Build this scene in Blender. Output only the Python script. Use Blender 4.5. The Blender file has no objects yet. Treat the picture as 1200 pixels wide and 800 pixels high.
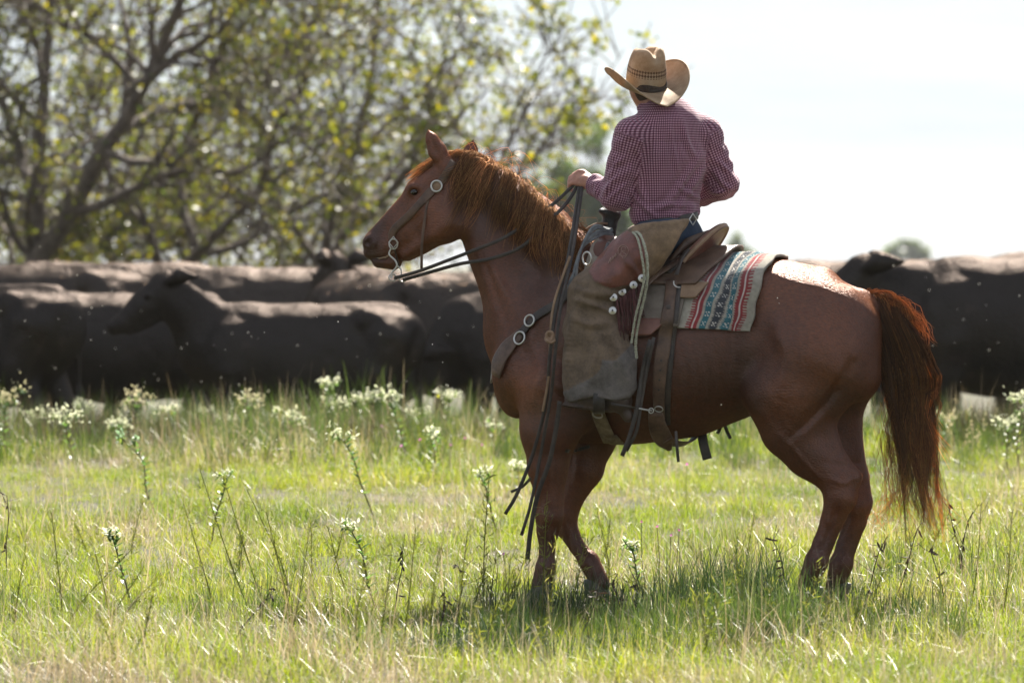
import bpy, bmesh, math, random
import numpy as np
from mathutils import Vector, Matrix, Euler
from mathutils.bvhtree import BVHTree

# ------------------------------------------------------------------ camera, sky, sun, exposure
FPX = 6667.0            # focal length in photo pixels (200 mm lens, 36 mm sensor, 1200 px)
CAM_D, CAM_H, HOR = 25.16, 1.51, 305.0
scene = bpy.context.scene
COL = scene.collection
cam_data = bpy.data.cameras.new('camera')
cam = bpy.data.objects.new('camera', cam_data)
COL.objects.link(cam)
cam_data.lens = 200.0
cam_data.sensor_width = 36.0
cam_data.shift_y = -(400.0 - HOR) / 1200.0
cam_data.clip_start = 0.5
cam_data.clip_end = 4000.0
cam_data.dof.use_dof = True
cam_data.dof.focus_distance = CAM_D - 0.25
cam_data.dof.aperture_fstop = 4.5
cam.location = (0.0, -CAM_D, CAM_H)
cam.rotation_euler = (math.radians(90), 0, 0)
scene.camera = cam

SUN_EL, SUN_AZ = math.radians(46.0), math.radians(14.0)   # behind the horse, a little to the right of the view axis
world = bpy.data.worlds.new('World')
scene.world = world
world.use_nodes = True
wn = world.node_tree
for n in list(wn.nodes):
    wn.nodes.remove(n)
w_out = wn.nodes.new('ShaderNodeOutputWorld')
w_bg = wn.nodes.new('ShaderNodeBackground')
w_sky = wn.nodes.new('ShaderNodeTexSky')
w_sky.sky_type = 'NISHITA'
w_sky.sun_disc = False
w_sky.sun_elevation = SUN_EL
w_sky.sun_rotation = SUN_AZ
w_sky.air_density = 1.0
w_sky.dust_density = 0.2
w_sky.ozone_density = 2.5
w_bg.inputs['Strength'].default_value = 0.085
# thin high cloud veil over the whole dome, as in the photograph
w_tc = wn.nodes.new('ShaderNodeTexCoord'); w_mp = wn.nodes.new('ShaderNodeMapping'); w_mp.inputs['Scale'].default_value = (1.2, 1.2, 9.0)
w_no = wn.nodes.new('ShaderNodeTexNoise'); w_no.inputs['Scale'].default_value = 4.0; w_no.inputs['Detail'].default_value = 7.0; w_no.inputs['Roughness'].default_value = 0.6
w_mr = wn.nodes.new('ShaderNodeMapRange'); w_mr.inputs[1].default_value = 0.3; w_mr.inputs[2].default_value = 0.7; w_mr.inputs[3].default_value = 0.84; w_mr.inputs[4].default_value = 0.97
w_mx = wn.nodes.new('ShaderNodeMix'); w_mx.data_type = 'RGBA'; w_mx.inputs[7].default_value = (2.14, 2.34, 2.60, 1)
wn.links.new(w_tc.outputs['Generated'], w_mp.inputs['Vector']); wn.links.new(w_mp.outputs[0], w_no.inputs['Vector']); wn.links.new(w_no.outputs['Fac'], w_mr.inputs[0])
wn.links.new(w_mr.outputs[0], w_mx.inputs[0]); wn.links.new(w_sky.outputs['Color'], w_mx.inputs[6])
wn.links.new(w_mx.outputs[2], w_bg.inputs['Color'])
wn.links.new(w_bg.outputs['Background'], w_out.inputs['Surface'])

sun_data = bpy.data.lights.new('sun', 'SUN')
sun_data.energy = 5.0
sun_data.angle = math.radians(0.5)
sun_data.color = (1.0, 0.94, 0.84)
sun = bpy.data.objects.new('sun', sun_data)
COL.objects.link(sun)
sun_dir = Vector((math.sin(SUN_AZ) * math.cos(SUN_EL), math.cos(SUN_AZ) * math.cos(SUN_EL), math.sin(SUN_EL)))
sun.rotation_euler = sun_dir.to_track_quat('Z', 'Y').to_euler()
sun.location = (20, 40, 60)

vs = scene.view_settings
vs.view_transform = 'Standard'
vs.look = 'None'
vs.exposure = 1.93
vs.gamma = 1.0
vs.use_curve_mapping = False
scene.cycles.max_bounces = 8
scene.cycles.transparent_max_bounces = 8
scene.cycles.volume_bounces = 0
scene.cycles.caustics_reflective = False
scene.cycles.caustics_refractive = False
random.seed(7)
RNG = np.random.default_rng(11)
# ------------------------------------------------------------------ helpers
def wpt(px, py, y=0.0):
    """photo pixel -> world point on the depth plane world-y = y"""
    t = CAM_D + y
    return np.array([(px - 600.0) / FPX * t, y, CAM_H - (py - HOR) / FPX * t])

YAW = math.radians(15.0)
YC, YS = math.cos(YAW), math.sin(YAW)
def hpt(px, py, w=0.0):
    """photo pixel -> point in the horse's own frame at lateral offset w (negative = the near, left side)"""
    a = (px - 600.0) / FPX
    t = (w + CAM_D * YC) / (YS * a + YC)
    X, Y, Z = a * t, t - CAM_D, CAM_H - (py - HOR) / FPX * t
    return np.array([X * YC - Y * YS, w, Z])
def h2w(p):
    p = np.asarray(p, float)
    return np.stack([p[..., 0] * YC + p[..., 1] * YS, -p[..., 0] * YS + p[..., 1] * YC, p[..., 2]], -1)
def w2h(p):
    p = np.asarray(p, float)
    return np.stack([p[..., 0] * YC - p[..., 1] * YS, p[..., 0] * YS + p[..., 1] * YC, p[..., 2]], -1)
M_PX = CAM_D / FPX      # metres per photo pixel at the horse

def tag(o, label=None, cat=None, group=None, kind=None):
    if label: o['label'] = label
    if cat: o['category'] = cat
    if group: o['group'] = group
    if kind: o['kind'] = kind
    return o
def empty(name, loc=(0, 0, 0), rz=0.0, label=None, cat=None, group=None):
    o = bpy.data.objects.new(name, None)
    o.empty_display_size = 0.1
    COL.objects.link(o)
    o.location = loc
    o.rotation_euler = (0, 0, rz)
    return tag(o, label, cat, group)
def link(name, me, mats=None, parent=None):
    o = bpy.data.objects.new(name, me)
    COL.objects.link(o)
    if mats is not None:
        for m in (mats if isinstance(mats, (list, tuple)) else [mats]):
            me.materials.append(m)
    if parent is not None:
        o.parent = parent
    return o
def rebase(V, parent):
    """world coordinates -> the frame of an unparented parent empty"""
    V = np.asarray(V, float)
    while parent is not None and parent.parent is not None: parent = parent.parent
    if parent is None: return V
    l = np.array(parent.location); a = -parent.rotation_euler[2]
    Q = V - l; c, s = math.cos(a), math.sin(a)
    return np.stack([Q[:, 0] * c - Q[:, 1] * s, Q[:, 0] * s + Q[:, 1] * c, Q[:, 2]], -1)
def mesh_np(name, V, F, smooth=True, uv=None, col=None):
    """V (n,3), F (m,k) int array or list of tuples"""
    me = bpy.data.meshes.new(name)
    V = np.asarray(V, np.float32)
    if isinstance(F, np.ndarray) and F.ndim == 2:
        m, k = F.shape
        me.vertices.add(len(V)); me.vertices.foreach_set('co', V.ravel())
        me.loops.add(m * k); me.polygons.add(m)
        me.loops.foreach_set('vertex_index', F.astype(np.int32).ravel())
        me.polygons.foreach_set('loop_start', np.arange(0, m * k, k, dtype=np.int32))
        me.update(calc_edges=True); me.validate()
    else:
        me.from_pydata([tuple(map(float, v)) for v in V], [], [tuple(map(int, f)) for f in F])
        me.update()
    if smooth:
        me.polygons.foreach_set('use_smooth', np.ones(len(me.polygons), bool))
    if col is not None:
        col = np.asarray(col, np.float32)
        if col.shape[1] == 3: col = np.concatenate([col, np.ones((len(col), 1), np.float32)], 1)
        a = me.color_attributes.new('col', 'FLOAT_COLOR', 'POINT')
        a.data.foreach_set('color', col.ravel())
    if uv is not None:
        a = me.attributes.new('uvp', 'FLOAT_VECTOR', 'POINT')
        uv = np.asarray(uv, np.float32)
        if uv.shape[1] == 2: uv = np.concatenate([uv, np.zeros((len(uv), 1), np.float32)], 1)
        a.data.foreach_set('vector', uv.ravel())
    return me

# --- materials
def new_mat(name):
    m = bpy.data.materials.new(name); m.use_nodes = True
    nt = m.node_tree
    for n in list(nt.nodes): nt.nodes.remove(n)
    out = nt.nodes.new('ShaderNodeOutputMaterial')
    b = nt.nodes.new('ShaderNodeBsdfPrincipled')
    nt.links.new(b.outputs[0], out.inputs[0])
    return m, nt, b, out
def add_gloss(nt, b, out, color, rough):
    """an even, tinted hair gloss in place of the clear-coat like dielectric layer"""
    b.inputs['Specular IOR Level'].default_value = 0.0
    src = out.inputs[0].links[0].from_socket
    g = nt.nodes.new('ShaderNodeBsdfGlossy'); g.inputs['Color'].default_value = (*color, 1); g.inputs['Roughness'].default_value = rough
    if b.inputs['Normal'].is_linked: nt.links.new(b.inputs['Normal'].links[0].from_socket, g.inputs['Normal'])
    a = nt.nodes.new('ShaderNodeAddShader'); nt.links.new(src, a.inputs[0]); nt.links.new(g.outputs[0], a.inputs[1]); nt.links.new(a.outputs[0], out.inputs[0])
def N(nt, t, **kw):
    n = nt.nodes.new(t)
    for k, v in kw.items():
        if k in n.inputs: n.inputs[k].default_value = v
        else: setattr(n, k, v)
    return n
def ramp(nt, stops, interp='LINEAR'):
    r = nt.nodes.new('ShaderNodeValToRGB'); cr = r.color_ramp; cr.interpolation = interp
    while len(cr.elements) < len(stops): cr.elements.new(0.5)
    for e, (p, c) in zip(cr.elements, stops):
        e.position = p; e.color = (c[0], c[1], c[2], 1)
    return r
def mat_noise(name, c1, c2, scale=8, rough=0.6, bump=0.2, bscale=None, spec=0.4, sheen=0.0, metal=0.0, detail=6, attr=None, bdist=0.004, contrast=(0.35, 0.65), subsurf=0.0):
    """a two-tone mottled surface with fine relief; attr: multiply by a colour attribute"""
    m, nt, b, out = new_mat(name)
    tc = N(nt, 'ShaderNodeTexCoord')
    no = N(nt, 'ShaderNodeTexNoise', Scale=scale, Detail=detail, Roughness=0.62)
    nt.links.new(tc.outputs['Object'], no.inputs['Vector'])
    r = ramp(nt, [(contrast[0], c1), (contrast[1], c2)])
    nt.links.new(no.outputs['Fac'], r.inputs[0])
    src = r.outputs[0]
    if attr:
        at = N(nt, 'ShaderNodeAttribute', attribute_name=attr)
        mx = N(nt, 'ShaderNodeMix', data_type='RGBA', blend_type='MULTIPLY')
        mx.inputs[0].default_value = 1
        nt.links.new(at.outputs['Color'], mx.inputs[6]); nt.links.new(src, mx.inputs[7]); src = mx.outputs[2]
    nt.links.new(src, b.inputs['Base Color'])
    b.inputs['Roughness'].default_value = rough
    b.inputs['Specular IOR Level'].default_value = spec
    b.inputs['Metallic'].default_value = metal
    if sheen:
        b.inputs['Sheen Weight'].default_value = sheen; b.inputs['Sheen Roughness'].default_value = 0.4
    n2 = N(nt, 'ShaderNodeTexNoise', Scale=bscale or scale * 6, Detail=8)
    nt.links.new(tc.outputs['Object'], n2.inputs['Vector'])
    mr = N(nt, 'ShaderNodeMapRange'); mr.inputs[3].default_value = max(0.05, rough - 0.14); mr.inputs[4].default_value = min(1, rough + 0.14)
    nt.links.new(n2.outputs['Fac'], mr.inputs[0]); nt.links.new(mr.outputs[0], b.inputs['Roughness'])
    if bump:
        bp = N(nt, 'ShaderNodeBump', Strength=bump, Distance=bdist)
        nt.links.new(n2.outputs['Fac'], bp.inputs['Height']); nt.links.new(bp.outputs[0], b.inputs['Normal'])
    return m

# --- implicit surfaces: tapered limbs blended together, turned into one continuous skin
class Field:
    def __init__(s, lo, hi, h):
        s.lo = np.array(lo, np.float32); s.h = h
        s.n = np.ceil((np.array(hi) - np.array(lo)) / h).astype(int) + 1
        s.d = np.full(s.n, 0.35, np.float32)
    def box(s, lo, hi):
        i0 = np.clip(np.floor((np.array(lo) - s.lo) / s.h).astype(int), 0, s.n)
        i1 = np.clip(np.ceil((np.array(hi) - s.lo) / s.h).astype(int) + 1, 0, s.n)
        if np.any(i1 <= i0): return None
        ax = [s.lo[k] + s.h * np.arange(i0[k], i1[k], dtype=np.float32) for k in range(3)]
        X, Y, Z = ax[0][:, None, None], ax[1][None, :, None], ax[2][None, None, :]
        return (slice(i0[0], i1[0]), slice(i0[1], i1[1]), slice(i0[2], i1[2])), X, Y, Z
    def comb(s, sl, d, k, sub=False):
        a = s.d[sl]
        if sub:
            hh = np.clip(0.5 - 0.5 * (a + d) / k, 0, 1)
            s.d[sl] = a + (-d - a) * hh + k * hh * (1 - hh)
        else:
            hh = np.clip(0.5 + 0.5 * (a - d) / k, 0, 1)
            s.d[sl] = a + (d - a) * hh - k * hh * (1 - hh)
    def cone(s, a, b, ra, rb, k=0.03, sub=False, flat=None, fs=1.0):
        """tapered capsule; flat = unit axis along which it is squeezed by fs"""
        a = np.asarray(a, np.float32); b = np.asarray(b, np.float32)
        m = max(ra, rb) * max(1.0, fs) + k + 0.02
        r = s.box(np.minimum(a, b) - m, np.maximum(a, b) + m)
        if r is None: return
        sl, X, Y, Z = r
        ab = b - a; L = float(ab @ ab) + 1e-9
        px, py, pz = X - a[0], Y - a[1], Z - a[2]
        t = np.clip((px * ab[0] + py * ab[1] + pz * ab[2]) / L, 0, 1)
        qx, qy, qz = px - t * ab[0], py - t * ab[1], pz - t * ab[2]
        d2 = qx * qx + qy * qy + qz * qz
        rr = ra + (rb - ra) * t
        if flat is not None:
            f = np.asarray(flat, np.float32); f = f / np.linalg.norm(f)
            c = qx * f[0] + qy * f[1] + qz * f[2]
            d2 = d2 - c * c + (c / fs) ** 2
            d = (np.sqrt(d2) - rr) * min(1.0, 0.5 + 0.5 * fs)
        else:
            d = np.sqrt(d2) - rr
        s.comb(sl, d, k, sub)
    def chain(s, pts, k=0.03, flat=None, fs=None):
        """pts: [(point, radius[, fs])...]"""
        for p, q in zip(pts[:-1], pts[1:]):
            f = 1.0
            if flat is not None: f = (p[2] + q[2]) / 2 if len(p) > 2 else fs
            s.cone(p[0], q[0], p[1], q[1], k, flat=flat, fs=f)
    def ell(s, c, r, k=0.03, sub=False, R=None):
        c = np.asarray(c, np.float32); r = np.asarray(r, np.float32)
        m = r.max() + k + 0.02
        bx = s.box(c - m, c + m)
        if bx is None: return
        sl, X, Y, Z = bx
        x, y, z = X - c[0], Y - c[1], Z - c[2]
        if R is not None:   # columns = local axes
            x, y, z = (x * R[0][0] + y * R[1][0] + z * R[2][0], x * R[0][1] + y * R[1][1] + z * R[2][1], x * R[0][2] + y * R[1][2] + z * R[2][2])
        k0 = np.sqrt((x / r[0]) ** 2 + (y / r[1]) ** 2 + (z / r[2]) ** 2)
        k1 = np.sqrt((x / r[0] ** 2) ** 2 + (y / r[1] ** 2) ** 2 + (z / r[2] ** 2) ** 2) + 1e-6
        s.comb(sl, k0 * (k0 - 1) / k1, k, sub)
    def cut(s, p, n, k=0.01):
        """keep the side that n points away from"""
        sl, X, Y, Z = s.box(s.lo, s.lo + s.h * (s.n - 1))
        n = np.asarray(n, float) / np.linalg.norm(n)
        d = (X - p[0]) * n[0] + (Y - p[1]) * n[1] + (Z - p[2]) * n[2]
        s.comb(sl, -d, k, True)
    def coords(s):
        return [s.lo[k] + s.h * np.arange(s.n[k], dtype=np.float32) for k in range(3)]
    def mesh(s, smooth=2):
        """surface nets"""
        d = s.d; n = s.n
        ins = d < 0
        c = np.zeros(n - 1, np.int8)
        for i in (0, 1):
            for j in (0, 1):
                for k in (0, 1):
                    c += ins[i:n[0] - 1 + i, j:n[1] - 1 + j, k:n[2] - 1 + k]
        cell = np.argwhere((c > 0) & (c < 8))
        idx = np.full(n - 1, -1, np.int64)
        idx[cell[:, 0], cell[:, 1], cell[:, 2]] = np.arange(len(cell))
        acc = np.zeros((len(cell), 3)); cnt = np.zeros(len(cell))
        off = [(i, j, k) for i in (0, 1) for j in (0, 1) for k in (0, 1)]
        val = {o: d[cell[:, 0] + o[0], cell[:, 1] + o[1], cell[:, 2] + o[2]] for o in off}
        for a in off:
            for ax in range(3):
                if a[ax] == 0:
                    b = list(a); b[ax] = 1; b = tuple(b)
                    va, vb = val[a], val[b]
                    m = (va < 0) != (vb < 0)
                    t = np.where(m, va / np.where(m, va - vb, 1), 0)
                    P = np.tile(np.array(a, float), (len(cell), 1)); P[:, ax] = t
                    acc[m] += P[m]; cnt[m] += 1
        V = s.lo + s.h * (cell + acc / cnt[:, None])
        F = []
        for ax in range(3):
            u, w = (ax + 1) % 3, (ax + 2) % 3
            sa = [slice(None)] * 3; sb = [slice(None)] * 3
            sa[ax] = slice(0, n[ax] - 1); sb[ax] = slice(1, n[ax])
            A, B = ins[tuple(sa)], ins[tuple(sb)]
            e = np.argwhere(A != B)
            e = e[(e[:, u] > 0) & (e[:, w] > 0) & (e[:, u] < n[u] - 1) & (e[:, w] < n[w] - 1)]
            inside = A[e[:, 0], e[:, 1], e[:, 2]]
            def cid(du, dw):
                q = e.copy(); q[:, u] += du; q[:, w] += dw
                return idx[q[:, 0], q[:, 1], q[:, 2]]
            q = np.stack([cid(-1, -1), cid(0, -1), cid(0, 0), cid(-1, 0)], 1)
            q = np.where(inside[:, None], q, q[:, ::-1])
            F.append(q)
        F = np.concatenate(F); F = F[(F >= 0).all(1)]
        # light Laplacian smoothing
        e = np.concatenate([F[:, [0, 1]], F[:, [1, 2]], F[:, [2, 3]], F[:, [3, 0]]])
        for it in range(smooth):
            S = np.zeros_like(V); C = np.zeros(len(V))
            for x, y in ((0, 1), (1, 0)):
                for k in range(3): S[:, k] += np.bincount(e[:, x], V[e[:, y], k], len(V))
                C += np.bincount(e[:, x], minlength=len(V))
            V = V + 0.5 * (S / np.maximum(C, 1)[:, None] - V)
        return V, F
def vnoise(P, scale, seed=0):
    """smooth value noise, -1..1"""
    P = np.asarray(P) * scale + seed * 17.31
    i = np.floor(P).astype(np.int64); f = P - i; f = f * f * (3 - 2 * f)
    out = 0
    for a in (0, 1):
        for b in (0, 1):
            for c in (0, 1):
                h = (i[:, 0] + a) * 374761393 + (i[:, 1] + b) * 668265263 + (i[:, 2] + c) * 2147483647 + seed * 974711
                h = (h ^ (h >> 13)) * 1274126177; h = (h ^ (h >> 16)) & 0xffff
                out = out + (h / 32767.5 - 1) * (f[:, 0] if a else 1 - f[:, 0]) * (f[:, 1] if b else 1 - f[:, 1]) * (f[:, 2] if c else 1 - f[:, 2])
    return out
def vnormals(V, F):
    n = np.cross(V[F[:, 2]] - V[F[:, 0]], V[F[:, 3 % F.shape[1]]] - V[F[:, 1]]) if F.shape[1] == 4 else np.cross(V[F[:, 1]] - V[F[:, 0]], V[F[:, 2]] - V[F[:, 0]])
    o = np.zeros_like(V)
    for j in range(F.shape[1]):
        for k in range(3): o[:, k] += np.bincount(F[:, j], n[:, k], len(V))
    return o / (np.linalg.norm(o, axis=1)[:, None] + 1e-12)
def bvh_of(V, F):
    return BVHTree.FromPolygons([Vector(v) for v in V.tolist()], F.tolist())

# --- splines, straps, tubes, hairs
def spline(P, n):
    """Catmull-Rom through the control points, n samples"""
    P = np.asarray(P, float)
    if len(P) == 2: 
        t = np.linspace(0, 1, n)[:, None]; return P[0] + (P[1] - P[0]) * t
    Q = np.concatenate([[2 * P[0] - P[1]], P, [2 * P[-1] - P[-2]]])
    s = np.linspace(0, len(P) - 1 - 1e-9, n); i = s.astype(int); t = (s - i)[:, None]
    a, b, c, d = Q[i], Q[i + 1], Q[i + 2], Q[i + 3]
    return 0.5 * (2 * b + (c - a) * t + (2 * a - 5 * b + 4 * c - d) * t * t + (3 * b - a - 3 * c + d) * t ** 3)
def unit(v):
    v = np.asarray(v, float); return v / (np.linalg.norm(v, axis=-1, keepdims=True) + 1e-12)
def ribbon(P, Nn, width, thick):
    """a strap: box section, P (n,3) path, Nn (n,3) face normals, width scalar or (n,)"""
    P = np.asarray(P, float); n = len(P)
    T = unit(np.gradient(P, axis=0)); Nn = np.broadcast_to(np.asarray(Nn, float), P.shape)
    S = unit(np.cross(T, Nn)); Nn = unit(np.cross(S, T))
    w = np.broadcast_to(np.asarray(width, float), (n,))[:, None] / 2; h = thick / 2
    e = 0.72  # rounded edges: 8-gon
    sec = [(-1, -e * .4), (-1, e * .4), (-.85, 1), (.85, 1), (1, e * .4), (1, -e * .4), (.85, -1), (-.85, -1)]
    V = np.concatenate([P + S * w * a + Nn * h * b for a, b in sec])   # 8 rows of n
    k = 8; F = []
    for j in range(k):
        j2 = (j + 1) % k
        i = np.arange(n - 1)
        F.append(np.stack([j * n + i, j * n + i + 1, j2 * n + i + 1, j2 * n + i], 1))
    F = [tuple(f) for f in np.concatenate(F).tolist()]
    F.append(tuple(j * n for j in range(k))); F.append(tuple(j * n + n - 1 for j in reversed(range(k))))
    return V, F
def tube(P, r, k=8, cap=True):
    P = np.asarray(P, float); n = len(P)
    T = unit(np.gradient(P, axis=0))
    ref = np.array([0.31, 0.17, 0.93]); ref = ref if abs(T[0] @ ref) < 0.9 else np.array([0.9, 0.3, 0.1])
    U = unit(np.cross(T, ref)); W = np.cross(T, U)
    r = np.broadcast_to(np.asarray(r, float), (n,))[:, None]
    V = np.concatenate([P + r * (U * math.cos(a) + W * math.sin(a)) for a in np.arange(k) * 2 * math.pi / k])
    F = []
    for j in range(k):
        j2 = (j + 1) % k; i = np.arange(n - 1)
        F.append(np.stack([j * n + i, j * n + i + 1, j2 * n + i + 1, j2 * n + i], 1))
    F = [tuple(f) for f in np.concatenate(F)[:, ::-1].tolist()]
    if cap: F.append(tuple(j * n for j in range(k))); F.append(tuple(j * n + n - 1 for j in reversed(range(k))))
    return V, F
def merge(parts):
    V, F, o = [], [], 0
    for v, f in parts:
        V.append(np.asarray(v, float)); F += [tuple(i + o for i in q) for q in f]; o += len(v)
    return np.concatenate(V), F
def torus(c, n, R, r, k1=24, k2=8, sx=1.0, up=None, arc=(0, 2 * math.pi)):
    """ring round the axis n, stretched by sx along up"""
    n = unit(n); up = np.array([0, 0, 1.0]) if up is None else np.asarray(up, float)
    a = unit(np.cross(up, n)) if np.linalg.norm(np.cross(up, n)) > 1e-4 else np.array([1.0, 0, 0]); b = np.cross(n, a)
    full = abs(arc[1] - arc[0] - 2 * math.pi) < 1e-6
    th = np.linspace(arc[0], arc[1], k1 + 1)
    V = []
    for t in (th[:-1] if full else th):
        d = a * math.cos(t) + b * math.sin(t) * sx; cc = np.asarray(c) + R * d
        for q in range(k2):
            ph = 2 * math.pi * q / k2
            V.append(cc + r * (unit(d) * math.cos(ph) + n * math.sin(ph)))
    m = len(V) // k2; F = []
    for i in range(m if full else m - 1):
        for q in range(k2):
            i2 = (i + 1) % m; q2 = (q + 1) % k2
            F.append((i * k2 + q, i2 * k2 + q, i2 * k2 + q2, i * k2 + q2))
    return np.array(V), F
def dome(c, n, R, h, k=12, rings=4, sharp=1.0):
    """a concho: shallow dome with a rim"""
    n = unit(n); a = unit(np.cross(n, [0.2, 0.3, 0.9])); b = np.cross(n, a); V = []; F = []
    prof = [(1.0, -0.3 * h), (1.0, 0.15 * h), (0.93, 0.3 * h), (0.8, 0.25 * h), (0.55, 0.75 * h), (0.25, h)]
    for rr, hh in prof:
        for q in range(k):
            t = 2 * math.pi * q / k; V.append(np.asarray(c) + R * rr * (a * math.cos(t) + b * math.sin(t)) + n * hh)
    for i in range(len(prof) - 1):
        for q in range(k):
            F.append((i * k + q, i * k + (q + 1) % k, (i + 1) * k + (q + 1) % k, (i + 1) * k + q))
    F.append(tuple((len(prof) - 1) * k + q for q in range(k)))
    return np.array(V), F
def hairs(mul, ctrl, r0, n=9, k=3, tipc=(1, 1, 1)):
    """many tapered strands; ctrl: list of (m,3) control polylines -> V, F(quads)"""
    V, F, o = [], [], 0
    for P, r in zip(ctrl, r0):
        p = spline(P, n); rr = r * np.concatenate([[0.9], np.linspace(1, 0.85, n - 4), [0.7, 0.45, 0.12]])
        T = unit(np.gradient(p, axis=0)); ref = np.array([0.3, -0.9, 0.2]); U = unit(np.cross(T, ref)); W = np.cross(T, U)
        for a in range(k):
            t = 2 * math.pi * a / k; V.append(p + rr[:, None] * (U * math.cos(t) + W * math.sin(t)))
        i = np.arange(n - 1)
        for a in range(k):
            a2 = (a + 1) % k
            F.append(np.stack([o + a2 * n + i, o + a2 * n + i + 1, o + a * n + i + 1, o + a * n + i], 1))
        o += n * k
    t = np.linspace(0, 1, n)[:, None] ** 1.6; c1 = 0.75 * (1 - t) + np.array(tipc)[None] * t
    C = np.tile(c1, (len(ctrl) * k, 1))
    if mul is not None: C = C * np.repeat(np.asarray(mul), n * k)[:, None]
    return np.concatenate(V), np.concatenate(F), C
def add(name, VF, mat, parent=None, smooth=True, uv=None, col=None):
    V, F = VF
    return link(name, mesh_np(name, rebase(V, parent), F, smooth, uv, col), mat, parent)
# ------------------------------------------------------------------ ground: a gentle rise in front of the herd, then level to the horizon
def ground_z(x, y):
    x = np.asarray(x, float); y = np.asarray(y, float)
    def ss(a, b, t):
        t = np.clip((t - a) / (b - a), 0, 1); return t * t * (3 - 2 * t)
    z = .27 * ss(1.5, 13.5, y) - .30 * ss(13.5, 18.0, y)
    P = np.stack([x, y, 0 * x], -1).reshape(-1, 3)
    near = np.clip(1 - np.abs(y - 3) / 60, 0, 1)
    # level under the hooves
    k = np.clip((np.hypot(x - .6, (y + .1) * 1.0) - 1.0) / 1.2, 0, 1)
    nz = (.030 * vnoise(P, .55, 3) + .016 * vnoise(P, 1.7, 5)).reshape(x.shape)
    return z + nz * near * k
gx = np.concatenate([[-700, -400, -150, -60, -30, -18], np.arange(-12, 12.01, .25), [18, 30, 60, 150, 400, 700]])
gy = np.concatenate([[-200, -80, -40, -28], np.arange(-24, -10, 1.0), np.arange(-10, 26, .25), [28, 32, 38, 48, 65, 100, 180, 400, 900, 1500]])
GX, GY = np.meshgrid(gx, gy)
GZ = ground_z(GX.ravel(), GY.ravel())
V = np.stack([GX.ravel(), GY.ravel(), GZ], 1); nx_ = len(gx)
I, J = np.meshgrid(np.arange(nx_ - 1), np.arange(len(gy) - 1)); a = (J * nx_ + I).ravel()
F = np.stack([a, a + 1, a + nx_ + 1, a + nx_], 1)
m_soil, nt, b, out = new_mat('turf_soil')
tc = N(nt, 'ShaderNodeTexCoord')
n1 = N(nt, 'ShaderNodeTexNoise', Scale=1.3, Detail=10.0, Roughness=.7); nt.links.new(tc.outputs['Object'], n1.inputs[0])
n2 = N(nt, 'ShaderNodeTexNoise', Scale=28.0, Detail=8.0, Roughness=.7); nt.links.new(tc.outputs['Object'], n2.inputs[0])
r1 = ramp(nt, [(.30, (.030, .032, .012)), (.5, (.048, .046, .020)), (.68, (.085, .066, .036))]); nt.links.new(n1.outputs['Fac'], r1.inputs[0])
r2 = ramp(nt, [(.3, (.5, .5, .5)), (.7, (1.3, 1.3, 1.2))]); nt.links.new(n2.outputs['Fac'], r2.inputs[0])
mx = N(nt, 'ShaderNodeMix', data_type='RGBA', blend_type='MULTIPLY'); mx.inputs[0].default_value = 1; nt.links.new(r1.outputs[0], mx.inputs[6]); nt.links.new(r2.outputs[0], mx.inputs[7])
nt.links.new(mx.outputs[2], b.inputs['Base Color']); b.inputs['Roughness'].default_value = .95
bp = N(nt, 'ShaderNodeBump', Strength=.8, Distance=.03); nt.links.new(n2.outputs['Fac'], bp.inputs['Height']); nt.links.new(bp.outputs[0], b.inputs['Normal'])
ground = link('ground', mesh_np('ground', V, F), m_soil); tag(ground, kind='structure')
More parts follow.
